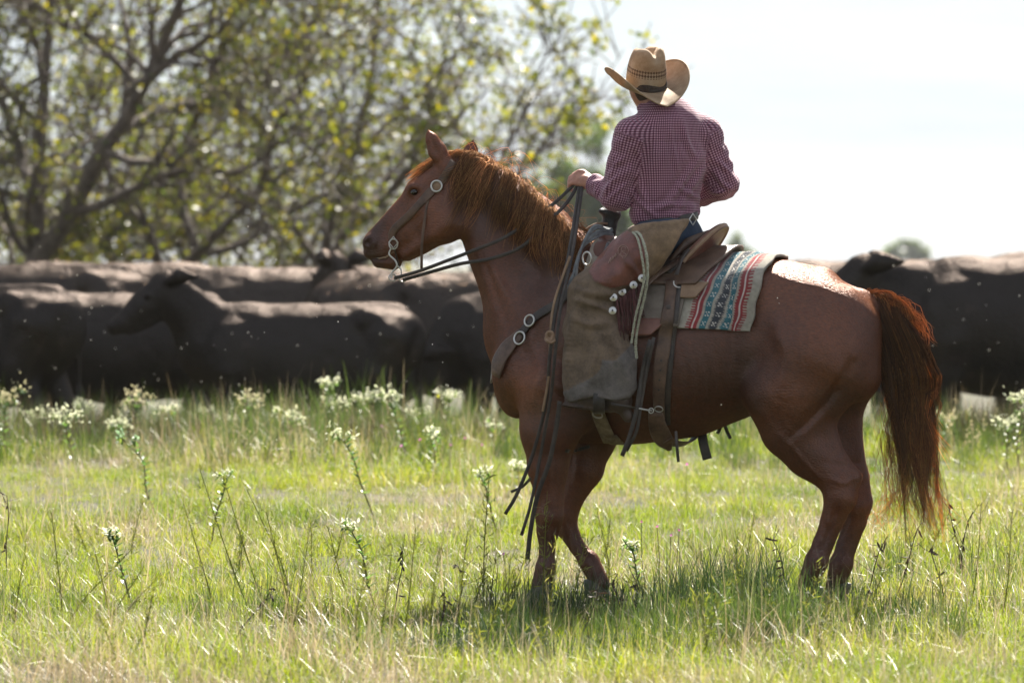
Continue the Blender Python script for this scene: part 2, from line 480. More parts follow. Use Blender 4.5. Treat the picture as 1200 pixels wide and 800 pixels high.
# ------------------------------------------------------------------ the horse
LAT = (0, 1, 0)
def px(n): return n * M_PX
def build_horse_field(h=0.0085):
    f = Field((-0.85, -0.42, -0.01), (1.95, 0.42, 2.2), h)
    H = hpt
    c, e = f.cone, f.ell
    # trunk (half-height in px, lateral squeeze)
    tr = [(648, 385, 84, .52), (695, 398, 104, .60), (745, 410, 105, .74), (800, 410, 98, .84), (850, 400, 88, .88), (900, 388, 80, .86)]
    for a, b in zip(tr[:-1], tr[1:]):
        c(H(a[0], a[1]), H(b[0], b[1]), px(a[2]), px(b[2]), .05, flat=LAT, fs=(a[3] + b[3]) / 2)
    # withers, spine, croup
    c(H(672, 300), H(735, 318), px(18), px(20), .08, flat=LAT, fs=.7)
    c(H(760, 332), H(880, 322), px(20), px(20), .06)
    for sd in (-1, 1):
        c(H(900, 345, sd * .115), H(985, 372, sd * .10), px(36), px(34), .07)
        c(H(905, 332, sd * .07), H(960, 336, sd * .06), px(22), px(24), .05)
        c(H(950, 400, sd * .13), H(940, 445, sd * .165), px(72), px(56), .06, flat=LAT, fs=.62)
        c(H(1000, 385, sd * .085), H(1001, 440, sd * .115), px(33), px(31), .04, flat=LAT, fs=.9)
        # shoulder blade, point of shoulder, elbow muscle, breast
        c(H(690, 325, sd * .08), H(622, 430, sd * .15), px(36), px(40), .05, flat=LAT, fs=.62)
        c(H(615, 436, sd * .13), H(665, 470, sd * .17), px(35), px(33), .05, flat=LAT, fs=.75)
        e(H(606, 448, sd * .075), (px(27), px(24), px(42)), .05)
        # belly sides and ribs
        e(H(775, 425, sd * .12), (px(110), px(52), px(72)), .07)
    c(H(925, 362), H(1005, 362), px(52), px(24), .05)
    # chest front / breast bone
    c(H(640, 420), H(670, 478), px(52), px(40), .06, flat=LAT, fs=.8)
    c(H(700, 485), H(790, 478), px(31), px(27), .06, flat=LAT, fs=1.3)
    c(H(605, 420), H(600, 450), px(18), px(18), .05)
    # neck
    nk = [(545, 226, 37, .55), (581, 253, 47, .48), (612, 293, 58, .48), (646, 348, 76, .52)]
    for a, b in zip(nk[:-1], nk[1:]):
        c(H(a[0], a[1]), H(b[0], b[1]), px(a[2]), px(b[2]), .04, flat=LAT, fs=(a[3] + b[3]) / 2)
    c(H(548, 190), H(650, 262), px(11), px(16), .05)                      # crest
    for sd in (-1, 1):
        c(H(560, 264, sd * .05), H(612, 400, sd * .085), px(14), px(26), .05)   # neck muscle down to the breast
        c(H(585, 225, sd * .035), H(665, 300, sd * .07), px(22), px(34), .05)
    c(H(561, 290), H(606, 405), px(11), px(20), .05)                       # windpipe
    # head
    hd = [(532, 212, 28, .78), (510, 243, 36, .64), (484, 266, 29, .62), (458, 286, 19.5, .72), (447, 293, 17.5, .86)]
    for a, b in zip(hd[:-1], hd[1:]):
        c(H(a[0], a[1]), H(b[0], b[1]), px(a[2]), px(b[2]), .025, flat=LAT, fs=(a[3] + b[3]) / 2)
    c(H(527, 200), H(490, 222), px(17), px(13), .035, flat=LAT, fs=1.35)    # forehead
    c(H(490, 222), H(440, 276), px(9), px(9), .03, flat=LAT, fs=1.35)      # nose bridge
    c(H(535, 262), H(478, 299), px(13), px(7), .03, flat=LAT, fs=2.2)      # lower jaw bars
    e(H(437, 285), (px(12), px(17), px(12)), .02)                          # nose end
    e(H(438, 296), (px(12), px(15), px(8.5)), .012)                        # upper lip
    c(H(443, 307.5), H(461, 306.5), px(6.5), px(10), .010, flat=LAT, fs=1.4)   # lower lip, chin
    c(H(422, 304), H(456, 302), px(.9), px(.5), .004, sub=True, flat=LAT, fs=60)   # mouth slit
    for sd in (-1, 1):
        e(H(521, 258, sd * .062), (px(29), px(11), px(27)), .035)          # cheek
        e(H(485, 221, sd * .075), (px(9), px(6), px(8)), .02)              # brow
        c(H(492, 244, sd * .072), H(462, 268, sd * .05), px(5), px(4), .02)  # facial crest
        e(H(485, 225, sd * .093), (px(5.5), px(4.5), px(4.2)), .01, sub=True)   # eye socket
        e(H(434, 283, sd * .05), (px(9), px(7), px(8)), .015)              # nostril wing
        c(H(431, 285, sd * .066), H(436, 279, sd * .07), px(3.2), px(2.6), .008, sub=True)
        # ears
    c(H(521, 192, -.058), H(512, 176, -.070), px(10), px(11), .02, flat=LAT, fs=.75)
    c(H(512, 176, -.070), H(506, 163, -.072), px(10.5), px(7.5), .012, flat=LAT, fs=.75)
    c(H(506, 163, -.072), H(500.5, 151, -.066), px(7.5), px(1.2), .012, flat=LAT, fs=.75)
    c(H(510, 177, -.104), H(504, 160, -.096), px(5.5), px(2), .012, sub=True)
    c(H(545, 190, .058), H(552, 176, .070), px(9), px(8.5), .02, flat=LAT, fs=.75)
    c(H(552, 176, .070), H(555, 163, .066), px(8), px(1.2), .012, flat=LAT, fs=.75)
    # near foreleg (thicker side to side only at the top)
    k = .025
    def leg(pts, k=.025):
        for a, b in zip(pts[:-1], pts[1:]):
            c(H(a[0], a[1], a[3]), H(b[0], b[1], b[3]), px(a[2]), px(b[2]), k, flat=LAT, fs=(a[4] + b[4]) / 2)
    leg([(648, 455, 44, -.165, .8), (644, 505, 34, -.165, .8), (642, 548, 23, -.16, .95), (644, 586, 16.5, -.155, 1)])
    leg([(644, 586, 16.5, -.155, 1), (644, 604, 16.5, -.155, 1.05), (642, 622, 13, -.155, 1), (641, 645, 9.0, -.155, .85), (640, 664, 11, -.155, .95)], .012)
    leg([(640, 664, 12.5, -.155, 1), (633, 688, 11, -.155, 1)], .012)
    e(H(662, 488, -.19), (px(27), px(17), px(30)), .04)
    # far foreleg
    leg([(672, 460, 46, .165, .8), (690, 510, 33, .165, .8), (684, 548, 23, .16, .95), (666, 586, 16.5, .155, 1)])
    leg([(666, 586, 16.5, .155, 1), (661, 602, 16.5, .155, 1.05), (663, 616, 13.5, .155, 1), (676, 640, 9.2, .155, .85), (690, 657, 11, .155, .95)], .012)
    leg([(690, 657, 12.5, .155, 1), (704, 684, 11, .155, 1)], .012)
    # near hind leg
    leg([(952, 420, 66, -.165, .7), (928, 462, 50, -.185, .72), (931, 503, 35, -.18, .72), (948, 531, 26, -.17, .8), (980, 562, 20, -.16, .85)], .04)
    leg([(905, 455, 34, -.185, .7), (920, 500, 24, -.18, .8)], .05)
    leg([(968, 440, 45, -.15, .75), (957, 494, 20, -.165, .8), (984, 540, 9, -.16, .8), (1003, 558, 8, -.16, .9)], .03)
    leg([(980, 562, 20, -.16, .85), (985, 582, 19, -.16, .9), (975, 608, 12.5, -.16, .85), (963, 636, 10, -.16, .85), (957, 657, 13, -.16, .95)], .014)
    leg([(1002, 562, 8, -.16, .9), (985, 605, 6, -.16, .9), (969, 645, 6, -.16, .9)], .014)
    leg([(957, 657, 14, -.16, 1), (946, 686, 11.5, -.16, 1)], .012)
    # far hind leg
    leg([(965, 420, 66, .165, .7), (950, 462, 50, .185, .72), (965, 505, 37, .18, .72), (978, 535, 27, .17, .8), (996, 572, 20, .16, .85)], .04)
    leg([(985, 440, 45, .15, .75), (985, 490, 24, .165, .8), (1005, 555, 11, .16, .8), (1014, 582, 8, .16, .9)], .03)
    leg([(996, 572, 20, .16, .85), (1002, 592, 18, .16, .9), (1000, 612, 12.5, .16, .85), (990, 640, 10, .16, .85), (986, 660, 13, .16, .95)], .014)
    leg([(1015, 588, 8, .16, .9), (1008, 612, 7, .16, .9), (994, 650, 7, .16, .9)], .014)
    leg([(986, 660, 14, .16, 1), (979, 688, 11.5, .16, 1)], .012)
    # tail dock
    c(H(1003, 358), H(1028, 362), px(15), px(12), .03)
    c(H(1028, 362), H(1062, 395), px(11), px(7), .02)
    return f
hf = build_horse_field()
hV, hF = hf.mesh(2)
hN = vnormals(hV, hF)
del hf
# --- relief: soft creases (negative) and ridges between the muscles, on both sides
def relief(path, width, depth, w0=-.2):
    global hV
    P = np.array([hpt(x, y, w0)[[0, 2]] for x, y in path]); P = spline(P, 24)
    Q = hV[:, [0, 2]]
    lo, hi = P.min(0) - width * 3, P.max(0) + width * 3
    m = np.where(((Q > lo) & (Q < hi)).all(1) & (np.abs(hN[:, 1]) > .25))[0]
    d = np.full(len(m), 9.0); tt = np.zeros(len(m))
    for i, p in enumerate(P):
        dd = np.hypot(Q[m, 0] - p[0], Q[m, 1] - p[1]); n_ = dd < d; d[n_] = dd[n_]; tt[n_] = i / 23
    k = np.exp(-(d / width) ** 2) * np.sin(np.clip(tt, .06, .94) * np.pi) ** .5
    hV[m] += hN[m] * (k * depth)[:, None]
relief([(858, 330), (864, 400), (862, 470)], .035, -.018)
relief([(1004, 425), (975, 468), (940, 500)], .020, -.016)
relief([(990, 400), (998, 440), (985, 470)], .02, -.006)
relief([(985, 458), (955, 492), (930, 512)], .014, -.011)
relief([(690, 320), (640, 392), (596, 436)], .03, -.008)
relief([(700, 345), (690, 420), (672, 475)], .03, -.010)
relief([(640, 440), (660, 462), (678, 470)], .02, -.008)
relief([(654, 500), (652, 535), (650, 575)], .009, -.006)
relief([(556, 285), (575, 340), (600, 395)], .02, -.009)
relief([(575, 240), (610, 300), (640, 340)], .03, -.006)
relief([(503, 285), (520, 290), (545, 275), (548, 245)], .012, -.006)
relief([(488, 236), (470, 256), (455, 272)], .008, -.004)
relief([(962, 540), (985, 545), (998, 545)], .010, -.005)
relief([(960, 600), (967, 625), (955, 650)], .007, -.004)
relief([(880, 460), (910, 500), (945, 540)], .02, .004)
relief([(790, 470), (830, 478), (862, 462)], .02, -.005)
relief([(720, 480), (760, 490), (800, 492), (850, 478)], .009, .004)
relief([(905, 360), (930, 420), (915, 470)], .035, .010)
relief([(960, 350), (985, 390), (985, 430)], .03, -.010)
relief([(620, 400), (640, 430), (630, 470)], .03, .012)
relief([(700, 470), (680, 440), (660, 420)], .02, -.010)
relief([(565, 300), (590, 345), (615, 380)], .018, .008)
relief([(630, 520), (632, 550), (636, 580)], .012, .007)
relief([(647, 618), (645, 640), (645, 658)], .007, -.010)
relief([(636, 596), (640, 604), (638, 614)], .012, .008)
relief([(975, 560), (990, 566), (1000, 560)], .010, .007)
relief([(982, 590), (974, 615), (963, 645)], .007, -.010)
relief([(672, 612), (680, 632), (692, 650)], .007, -.008, .16)
relief([(930, 520), (950, 545), (965, 562)], .010, .006)
relief([(520, 240), (500, 262), (482, 284)], .006, .003)
relief([(500, 236), (488, 256), (470, 276)], .005, .003)
for i in range(5): relief([(790 + i * 13, 400), (800 + i * 12, 440), (796 + i * 12, 472)], .010, -.0025)
hN = vnormals(hV, hF)
horse_bvh = bvh_of(hV, hF)     # in the horse's frame
horse = empty('horse', tuple(h2w(hpt(800, 705, 0)) * np.array([1, 1, 0])), -YAW,
              'saddled chestnut horse standing in the grass with the rider on its back', 'horse')
# coat colour: liver chestnut, paler and redder on the flanks and legs, dusky muzzle
def smoothstep(a, b, x):
    t = np.clip((x - a) / (b - a), 0, 1); return t * t * (3 - 2 * t)
def pic(V):
    """where world points stand as seen from the front of the scene (photo px), used to lay out markings"""
    t = CAM_D + V[:, 1]
    return 600 + V[:, 0] / t * FPX, HOR + (CAM_H - V[:, 2]) / t * FPX
hW = h2w(hV)
qx, qy = pic(hW)
base = np.tile(np.array([.062, .0185, .0075]), (len(hV), 1))
red = np.array([.125, .038, .015]); dark = np.array([.022, .0105, .009]); tan = np.array([.095, .046, .024])
def mixin(c, m): 
    global base
    base = base * (1 - m[:, None]) + np.asarray(c) * m[:, None]
nz = vnoise(hV, 5, 1) * .5 + vnoise(hV, 13, 2) * .35 + vnoise(hV, 34, 6) * .2
z = hV[:, 2]
mixin(red, .45 * smoothstep(.70, .45, z + nz * .1))
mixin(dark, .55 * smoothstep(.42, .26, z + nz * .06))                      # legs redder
mixin(red, .55 * smoothstep(560, 500, qx) * smoothstep(330, 260, qy))    # face
mixin(dark, .9 * smoothstep(464, 438, qx + nz * 8) * (qy < 330))           # muzzle
mixin(red, .5 * smoothstep(330, 305, qy) * (qx > 860))                     # croup
mixin(tan, .55 * smoothstep(.66, .56, z) * smoothstep(740, 800, qx) * smoothstep(890, 850, qx))
mixin(tan, .5 * np.clip(1 - ((qx - 620) / 45) ** 2 - ((qy - 470) / 40) ** 2, 0, 1))
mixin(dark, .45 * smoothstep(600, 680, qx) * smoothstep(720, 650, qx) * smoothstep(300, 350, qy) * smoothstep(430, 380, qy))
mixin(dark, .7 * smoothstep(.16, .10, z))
rus = np.array([.135, .042, .014])
for cx0, cy0, rx0, ry0, am in ((960, 400, 55, 60, .55), (905, 345, 50, 30, .5), (930, 470, 40, 40, .4), (620, 455, 34, 34, .6), (590, 340, 22, 60, .35), (515, 255, 26, 26, .5), (478, 245, 22, 16, .5), (985, 330, 40, 22, .6)):
    mixin(rus, am * np.clip(1 - ((qx - cx0 + nz * 14) / rx0) ** 2 - ((qy - cy0 + nz * 10) / ry0) ** 2, 0, 1))
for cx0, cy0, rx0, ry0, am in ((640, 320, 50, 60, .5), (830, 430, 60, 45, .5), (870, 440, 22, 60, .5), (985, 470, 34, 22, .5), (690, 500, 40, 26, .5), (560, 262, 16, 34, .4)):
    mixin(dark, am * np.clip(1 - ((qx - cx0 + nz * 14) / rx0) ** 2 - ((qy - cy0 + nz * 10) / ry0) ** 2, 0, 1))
base *= .93 * (1 + nz * .34)[:, None]
m_coat, nt, b, out = new_mat('horse_coat')
at = N(nt, 'ShaderNodeAttribute', attribute_name='col')
tc = N(nt, 'ShaderNodeTexCoord')
n1 = N(nt, 'ShaderNodeTexNoise', Scale=34.0, Detail=8.0, Roughness=.7)
nt.links.new(tc.outputs['Object'], n1.inputs['Vector'])
rp = ramp(nt, [(.28, (.62, .62, .62)), (.5, (1., 1., 1.)), (.72, (1.4, 1.36, 1.3))])
nt.links.new(n1.outputs['Fac'], rp.inputs[0])
mx = N(nt, 'ShaderNodeMix', data_type='RGBA', blend_type='MULTIPLY'); mx.inputs[0].default_value = 1
nt.links.new(at.outputs['Color'], mx.inputs[6]); nt.links.new(rp.outputs[0], mx.inputs[7])
# short-hair grain: noise stretched backwards along the body
mp = N(nt, 'ShaderNodeMapping'); mp.inputs['Scale'].default_value = (60, 260, 170); mp.inputs['Rotation'].default_value = (0, .5, 0)
nt.links.new(tc.outputs['Object'], mp.inputs['Vector'])
n2 = N(nt, 'ShaderNodeTexNoise', Scale=1.0, Detail=4.0)
nt.links.new(mp.outputs[0], n2.inputs['Vector'])
n3 = N(nt, 'ShaderNodeTexNoise', Scale=11.0, Detail=5.0)
nt.links.new(tc.outputs['Object'], n3.inputs['Vector'])
bp1 = N(nt, 'ShaderNodeBump', Strength=.75, Distance=.005); nt.links.new(n2.outputs['Fac'], bp1.inputs['Height'])
bp2 = N(nt, 'ShaderNodeBump', Strength=.35, Distance=.02); nt.links.new(n3.outputs['Fac'], bp2.inputs['Height'])
nt.links.new(bp1.outputs[0], bp2.inputs['Normal']); nt.links.new(bp2.outputs[0], b.inputs['Normal'])
rs_ = ramp(nt, [(.25, (.68, .68, .68)), (.75, (1.34, 1.32, 1.3))]); nt.links.new(n2.outputs['Fac'], rs_.inputs[0])
mx2 = N(nt, 'ShaderNodeMix', data_type='RGBA', blend_type='MULTIPLY'); mx2.inputs[0].default_value = 1
nt.links.new(mx.outputs[2], mx2.inputs[6]); nt.links.new(rs_.outputs[0], mx2.inputs[7]); nt.links.new(mx2.outputs[2], b.inputs['Base Color'])
mr = N(nt, 'ShaderNodeMapRange'); mr.inputs[3].default_value = .38; mr.inputs[4].default_value = .62
nt.links.new(n1.outputs['Fac'], mr.inputs[0]); nt.links.new(mr.outputs[0], b.inputs['Roughness'])
b.inputs['Specular IOR Level'].default_value = .30; b.inputs['Specular Tint'].default_value = (1.0, .55, .30, 1)
b.inputs['Sheen Weight'].default_value = .12; b.inputs['Sheen Roughness'].default_value = .35; b.inputs['Sheen Tint'].default_value = (.9, .42, .18, 1)
add_gloss(nt, b, out, (.058, .044, .040), .34)
add('body', (hW, hF), m_coat, horse, col=base)

# the short coat itself: fine hairs lying back along the body, catching the light at the outline
rgf = np.random.default_rng(64); nf = 80000
fi = rgf.integers(0, len(hV), nf); fp = hV[fi] + rgf.normal(0, .004, (nf, 3)); fn = hN[fi]
flow = np.stack([np.ones(nf) * .8, np.zeros(nf), np.where(hV[fi, 2] < .75, -1.2, -.45)], 1)
flow = flow - (flow * fn).sum(1, keepdims=True) * fn
fd = unit(unit(flow) + fn * .22 + rgf.normal(0, .16, (nf, 3))); fl = rgf.uniform(.008, .017, (nf, 1)); fs_ = unit(np.cross(fd, fn)) * .0007
fp = fp - fn * .0015
fT = np.stack([fp - fs_, fp + fs_, fp + fd * fl], 1).reshape(-1, 3)
fc = np.repeat(base[fi] * rgf.uniform(.6, 1.7, (nf, 1)) * np.array([1.15, 1.05, .95]), 3, 0)
m_fz, nt, b, out = new_mat('short_coat_hair')
at = N(nt, 'ShaderNodeAttribute', attribute_name='col'); nt.links.new(at.outputs['Color'], b.inputs['Base Color']); b.inputs['Roughness'].default_value = .45; b.inputs['Specular IOR Level'].default_value = .3; b.inputs['Specular Tint'].default_value = (1.0, .55, .30, 1)
tr = N(nt, 'ShaderNodeBsdfTranslucent'); nt.links.new(at.outputs['Color'], tr.inputs[0]); ms = N(nt, 'ShaderNodeMixShader'); ms.inputs[0].default_value = .3
nt.links.new(b.outputs[0], ms.inputs[1]); nt.links.new(tr.outputs[0], ms.inputs[2]); nt.links.new(ms.outputs[0], out.inputs[0])
add_gloss(nt, b, out, (.038, .024, .018), .42)
tag(add('coat_hair', (h2w(fT), np.arange(nf * 3).reshape(-1, 3)), m_fz, horse, smooth=False, col=np.clip(fc, 0, 1)), kind='stuff')
m_hoof = mat_noise('hoof_horn', (.035, .03, .026), (.09, .075, .06), 20, .55, .3)
def hoof(cx, cy, w, lean):
    c0 = hpt(cx, cy, w); rows = []
    prof = [(.062, -.02, .056), (.061, .02, .055), (.056, .05, .050), (.051, .075, .046), (.043, .09, .040), (.03, .095, .028)]
    V = []; F = []; k = 16
    gz = 0.004
    for i, (rx, zz, ry) in enumerate(prof):
        for q in range(k):
            t = 2 * math.pi * q / k
            rr = rx * (1.12 if math.cos(t) < 0 else .86)
            V.append((c0[0] + rr * math.cos(t) + lean * zz, w + ry * math.sin(t), gz + zz))
    for i in range(len(prof) - 1):
        for q in range(k): F.append((i * k + q, i * k + (q + 1) % k, (i + 1) * k + (q + 1) % k, (i + 1) * k + q))
    F.append(tuple(reversed(range(k)))); F.append(tuple((len(prof) - 1) * k + q for q in range(k)))
    add('hoof', (h2w(np.array(V)), F), m_hoof, horse)
hoof(628, 690, -.155, .55); hoof(706, 690, .155, -.4); hoof(941, 690, -.16, .6); hoof(974, 690, .16, .6)

m_eye, nt, b, out = new_mat('eye_dark')
b.inputs['Base Color'].default_value = (.012, .007, .005, 1); b.inputs['Roughness'].default_value = .08
for sd in (-1, 1):
    c0 = hpt(485.3, 225, sd * .083); V = []; F = []; k, rr = 12, 8
    for i in range(rr + 1):
        ph = math.pi * i / rr
        for q in range(k):
            t = 2 * math.pi * q / k
            V.append(c0 + px(4.6) * np.array([math.sin(ph) * math.cos(t), .8 * math.cos(ph), .85 * math.sin(ph) * math.sin(t)]))
    for i in range(rr):
        for q in range(k): F.append((i * k + q, i * k + (q + 1) % k, (i + 1) * k + (q + 1) % k, (i + 1) * k + q))
    add('eye', (h2w(np.array(V)), F), m_eye, horse)

# --- hair
def mat_hair(name, c1, c2, rough=.35, tf=.4):
    m, nt, b, out = new_mat(name)
    ge = N(nt, 'ShaderNodeNewGeometry')
    r0_ = ramp(nt, [(0, c1), (.55, [(x + y) / 2 for x, y in zip(c1, c2)]), (1, c2)])
    nt.links.new(ge.outputs['Random Per Island'], r0_.inputs[0])
    at_ = N(nt, 'ShaderNodeAttribute', attribute_name='col'); r = N(nt, 'ShaderNodeMix', data_type='RGBA', blend_type='MULTIPLY'); r.inputs[0].default_value = 1; r.outputs[0].name
    nt.links.new(r0_.outputs[0], r.inputs[6]); nt.links.new(at_.outputs['Color'], r.inputs[7])
    nt.links.new(r.outputs[2], b.inputs['Base Color']); b.inputs['Roughness'].default_value = rough
    tr = N(nt, 'ShaderNodeBsdfTranslucent'); ms = N(nt, 'ShaderNodeMixShader'); ms.inputs[0].default_value = tf
    hs = N(nt, 'ShaderNodeHueSaturation', Value=1.8, Saturation=1.0); nt.links.new(r.outputs[2], hs.inputs['Color'])
    nt.links.new(hs.outputs[0], tr.inputs[0])
    nt.links.new(b.outputs[0], ms.inputs[1]); nt.links.new(tr.outputs[0], ms.inputs[2]); nt.links.new(ms.outputs[0], out.inputs[0])
    add_gloss(nt, b, out, (.060, .036, .022), .38)
    return m
m_mane = mat_hair('mane_hair', (.060, .024, .010), (.42, .205, .080), .35, .5)
m_tail = mat_hair('tail_hair', (.022, .009, .006), (.20, .078, .028), .32, .5)
rg = np.random.default_rng(5)
def surf(pxx, pyy, off=0.0):
    """the point of the horse's near side seen at a photo pixel, in the horse's frame, with its normal"""
    o = w2h(np.array([0, -CAM_D, CAM_H])); t = w2h(wpt(pxx, pyy, 0.0)); d = unit(t - o)
    h_, n_, i_, dd = horse_bvh.ray_cast(Vector(o), Vector(d))
    if h_ is None: return None, None
    n_ = np.array(n_); 
    if n_ @ d > 0: n_ = -n_
    return np.array(h_) + n_ * off, n_
# mane: roots along the crest, falling down the near side in locks; (root px, tip px)
crest = spline([(545, 180), (560, 180), (587, 194), (613, 213), (640, 237), (660, 258), (674, 278)], 60)
lock_a = [(0.0, (-8, 62)), (.2, (-42, 84)), (.4, (-28, 90)), (.6, (-10, 78)), (.8, (0, 80)), (1.0, (8, 66))]
def lerp_tab(tab, u):
    for (a, va), (b, vb) in zip(tab[:-1], tab[1:]):
        if u <= b: t = (u - a) / (b - a); return np.array(va) * (1 - t) + np.array(vb) * t
    return np.array(tab[-1][1])
ctrl, rad, mul = [], [], []
nlock = 66
for L in range(nlock):
    u = (L + rg.uniform(-.4, .4)) / (nlock - 1); u = min(max(u, 0), 1)
    drop = lerp_tab(lock_a, u) * rg.uniform(.45, 1.02) + rg.normal(0, 6, 2) * np.array([1.2, .5])
    tone = rg.choice([.45, .8, 1.1, 1.5], p=[.25, .35, .25, .15]); wild = rg.uniform() < .22
    if wild: drop = drop * rg.uniform(.6, .95) + rg.normal(0, 16, 2) * np.array([1.3, .35])
    wave = rg.normal(0, 4.5) * (1.6 if wild else 1); lift = abs(rg.normal(.010, .008)); wv2 = rg.normal(0, 1.8)
    for s_ in range(int(rg.integers(16, 30))):
        uu = min(max(u + rg.normal(0, .010), 0), 1); r0 = crest[int(uu * 59)] + rg.normal(0, 1.2, 2)
        ln = rg.uniform(.75, 1.06)
        spread = rg.normal(0, 4.2, 2)
        pts = []
        for j, t in enumerate((0, .14, .34, .6, .82, 1.0)):
            q = r0 + drop * ln * np.array([t ** 1.25, t]) + spread * math.sin(t * 2.75) + np.array([wave * math.sin(t * 3.3) + wv2 * math.sin(t * 6.1), 0])
            sp, nn = surf(q[0], q[1] + (4 if t == 0 else 0))
            if sp is None: sp, nn = surf(q[0] + 3, q[1] + 9)
            if sp is None: sp = hpt(q[0], q[1], 0); nn = np.array([0, -1, .2])
            off = .004 + lift * math.sin(t * 2.8) + rg.uniform(0, .016) * (t > 0)
            if t == 0: p = hpt(q[0], q[1], rg.uniform(-.025, .02))
            else: p = sp + nn * off
            pts.append(p)
        ctrl.append(h2w(np.array(pts))); rad.append(rg.uniform(.0006, .0014)); mul.append(tone * rg.uniform(.8, 1.2))
# flyaway hairs
for s_ in range(130):
    u = rg.uniform(0, 1); r0 = crest[int(u * 59)]
    d = np.array([rg.normal(4, 16), rg.uniform(-14, 8)])
    e_ = d + np.array([rg.normal(4, 14), rg.uniform(2, 30)])
    w0 = rg.uniform(-.03, .01)
    ctrl.append(h2w(np.array([hpt(r0[0], r0[1] + 2, w0), hpt(r0[0] + d[0] * .5, r0[1] + d[1] * .8, w0 - .02), hpt(r0[0] + d[0], r0[1] + d[1], w0 - .05), hpt(r0[0] + e_[0], r0[1] + e_[1] + 4, w0 - .08)])))
    rad.append(rg.uniform(.0004, .0008)); mul.append(1.6)
V, F, C = hairs(mul, ctrl, rad, tipc=(1.35, 1.3, 1.2))
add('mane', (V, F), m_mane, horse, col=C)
# forelock: from the poll forward over the forehead
ctrl, rad = [], []
for s_ in range(300):
    r0 = np.array([rg.uniform(517, 552), 0]); r0[1] = np.interp(r0[0], [517, 535, 552], [185, 176, 178]) + rg.normal(0, 1)
    tip = np.array([rg.uniform(474, 500), 0]); tip[1] = np.interp(tip[0], [474, 500], [212, 196]) + rg.normal(0, 5) + 3
    if rg.uniform() < .3: tip = np.array([rg.uniform(500, 540), rg.uniform(196, 208)])
    w0, w1 = rg.uniform(-.05, .04), rg.uniform(-.05, .05)
    mid = (r0 + tip) / 2 + np.array([0, rg.uniform(-7, 1)])
    q1 = r0 * .75 + tip * .25 + np.array([0, rg.uniform(-5, 0)])
    ctrl.append(h2w(np.array([hpt(*r0, w0), hpt(*q1, w0 * .8 + w1 * .2 - .01), hpt(*mid, (w0 + w1) / 2 - .02), hpt(*(tip * .8 + mid * .2), w1), hpt(*tip, w1 * 1.1)])))
    rad.append(rg.uniform(.0006, .0013))
V, F, C = hairs(None, ctrl, rad, tipc=(1.5, 1.5, 1.4))
add('forelock', (V, F), m_mane, horse, col=C)
# tail: the skirt springs from the dock and hangs
ctrl, rad, mul = [], [], []
dock = [(1014, 350), (1032, 352), (1052, 364), (1066, 386)]
dk = spline(dock, 30)
edgeL = lambda yy: np.interp(yy, [350, 400, 450, 500, 550, 600, 640], [1016, 1030, 1039, 1047, 1056, 1070, 1080])
edgeR = lambda yy: np.interp(yy, [350, 380, 410, 450, 500, 550, 600, 640], [1040, 1072, 1087, 1097, 1099, 1098, 1098, 1098])
for L in range(92):
    u = rg.uniform(0, 1)                      # 0: left side of the skirt, 1: right
    r0 = dk[int(min(u * .9 + rg.uniform(0, .1), 1) * 29)]
    side = rg.uniform(-1, 1)
    tipy = rg.choice([rg.uniform(430, 540), rg.uniform(530, 600), rg.uniform(590, 640)], p=[.42, .40, .18])
    tone = rg.choice([.35, .7, 1.1, 1.7], p=[.35, .3, .2, .15])
    sway = rg.normal(0, 11); wav = rg.normal(0, 5)
    def cxy(yy): return edgeL(yy) + (edgeR(yy) - edgeL(yy)) * u
    ys = [r0[1] + 18, 410, 450, 450 + (tipy - 450) * .5, tipy]
    for s_ in range(int(rg.integers(10, 22))):
        ph = rg.normal(0, 1); w0 = side * .03 + rg.normal(0, .006); w1 = side * .075 + rg.normal(0, .008)
        P = [hpt(r0[0] + rg.normal(0, 1.5), r0[1] + rg.normal(0, 1.5), w0)]
        for q_, yy in enumerate(ys):
            spr = (2.0, 2.4, 2.2, 1.6, .7)[q_] * ph
            P.append(hpt(cxy(yy) + spr + (wav if q_ % 2 else -wav) * (q_ > 1) + (sway if q_ == 4 else 0), yy + rg.normal(0, 2) + (rg.normal(0, 9) if q_ == 4 else 0), w0 * .3 + w1 * .7))
        ctrl.append(h2w(np.array(P))); rad.append(rg.uniform(.0008, .0018)); mul.append(tone * rg.uniform(.8, 1.2))
for s_ in range(170):     # blown wisps at the bottom
    x0 = rg.uniform(1030, 1095); y0 = rg.uniform(470, 540); left = rg.uniform() < .25
    w0 = rg.uniform(-.1, .05)
    if left: P = [(x0, y0), (x0 - 15, y0 + 40), (1015 + rg.normal(0, 14), 585 + rg.normal(0, 10)), (985 + rg.normal(0, 18), 588 + rg.normal(0, 16)), (960 + rg.normal(0, 18), 592 + rg.normal(0, 14))] if rg.uniform() < .0 else [(x0, y0), (x0 - 8, y0 + 35), (1045 + rg.normal(0, 8), 580), (1036 + rg.normal(0, 8), 602 + rg.normal(0, 8)), (1026 + rg.normal(0, 8), 616 + rg.normal(0, 8))]
    else: P = [(x0, y0), (x0 + 6, y0 + 40), (x0 + 12 + rg.normal(0, 7), 585), (x0 + 24 + rg.normal(0, 11), 612 + rg.normal(0, 14))]
    ctrl.append(h2w(np.array([hpt(a, b_, w0 - .05 * (left) * i / 4) for i, (a, b_) in enumerate(P)]))); rad.append(rg.uniform(.0005, .001)); mul.append(1.5)
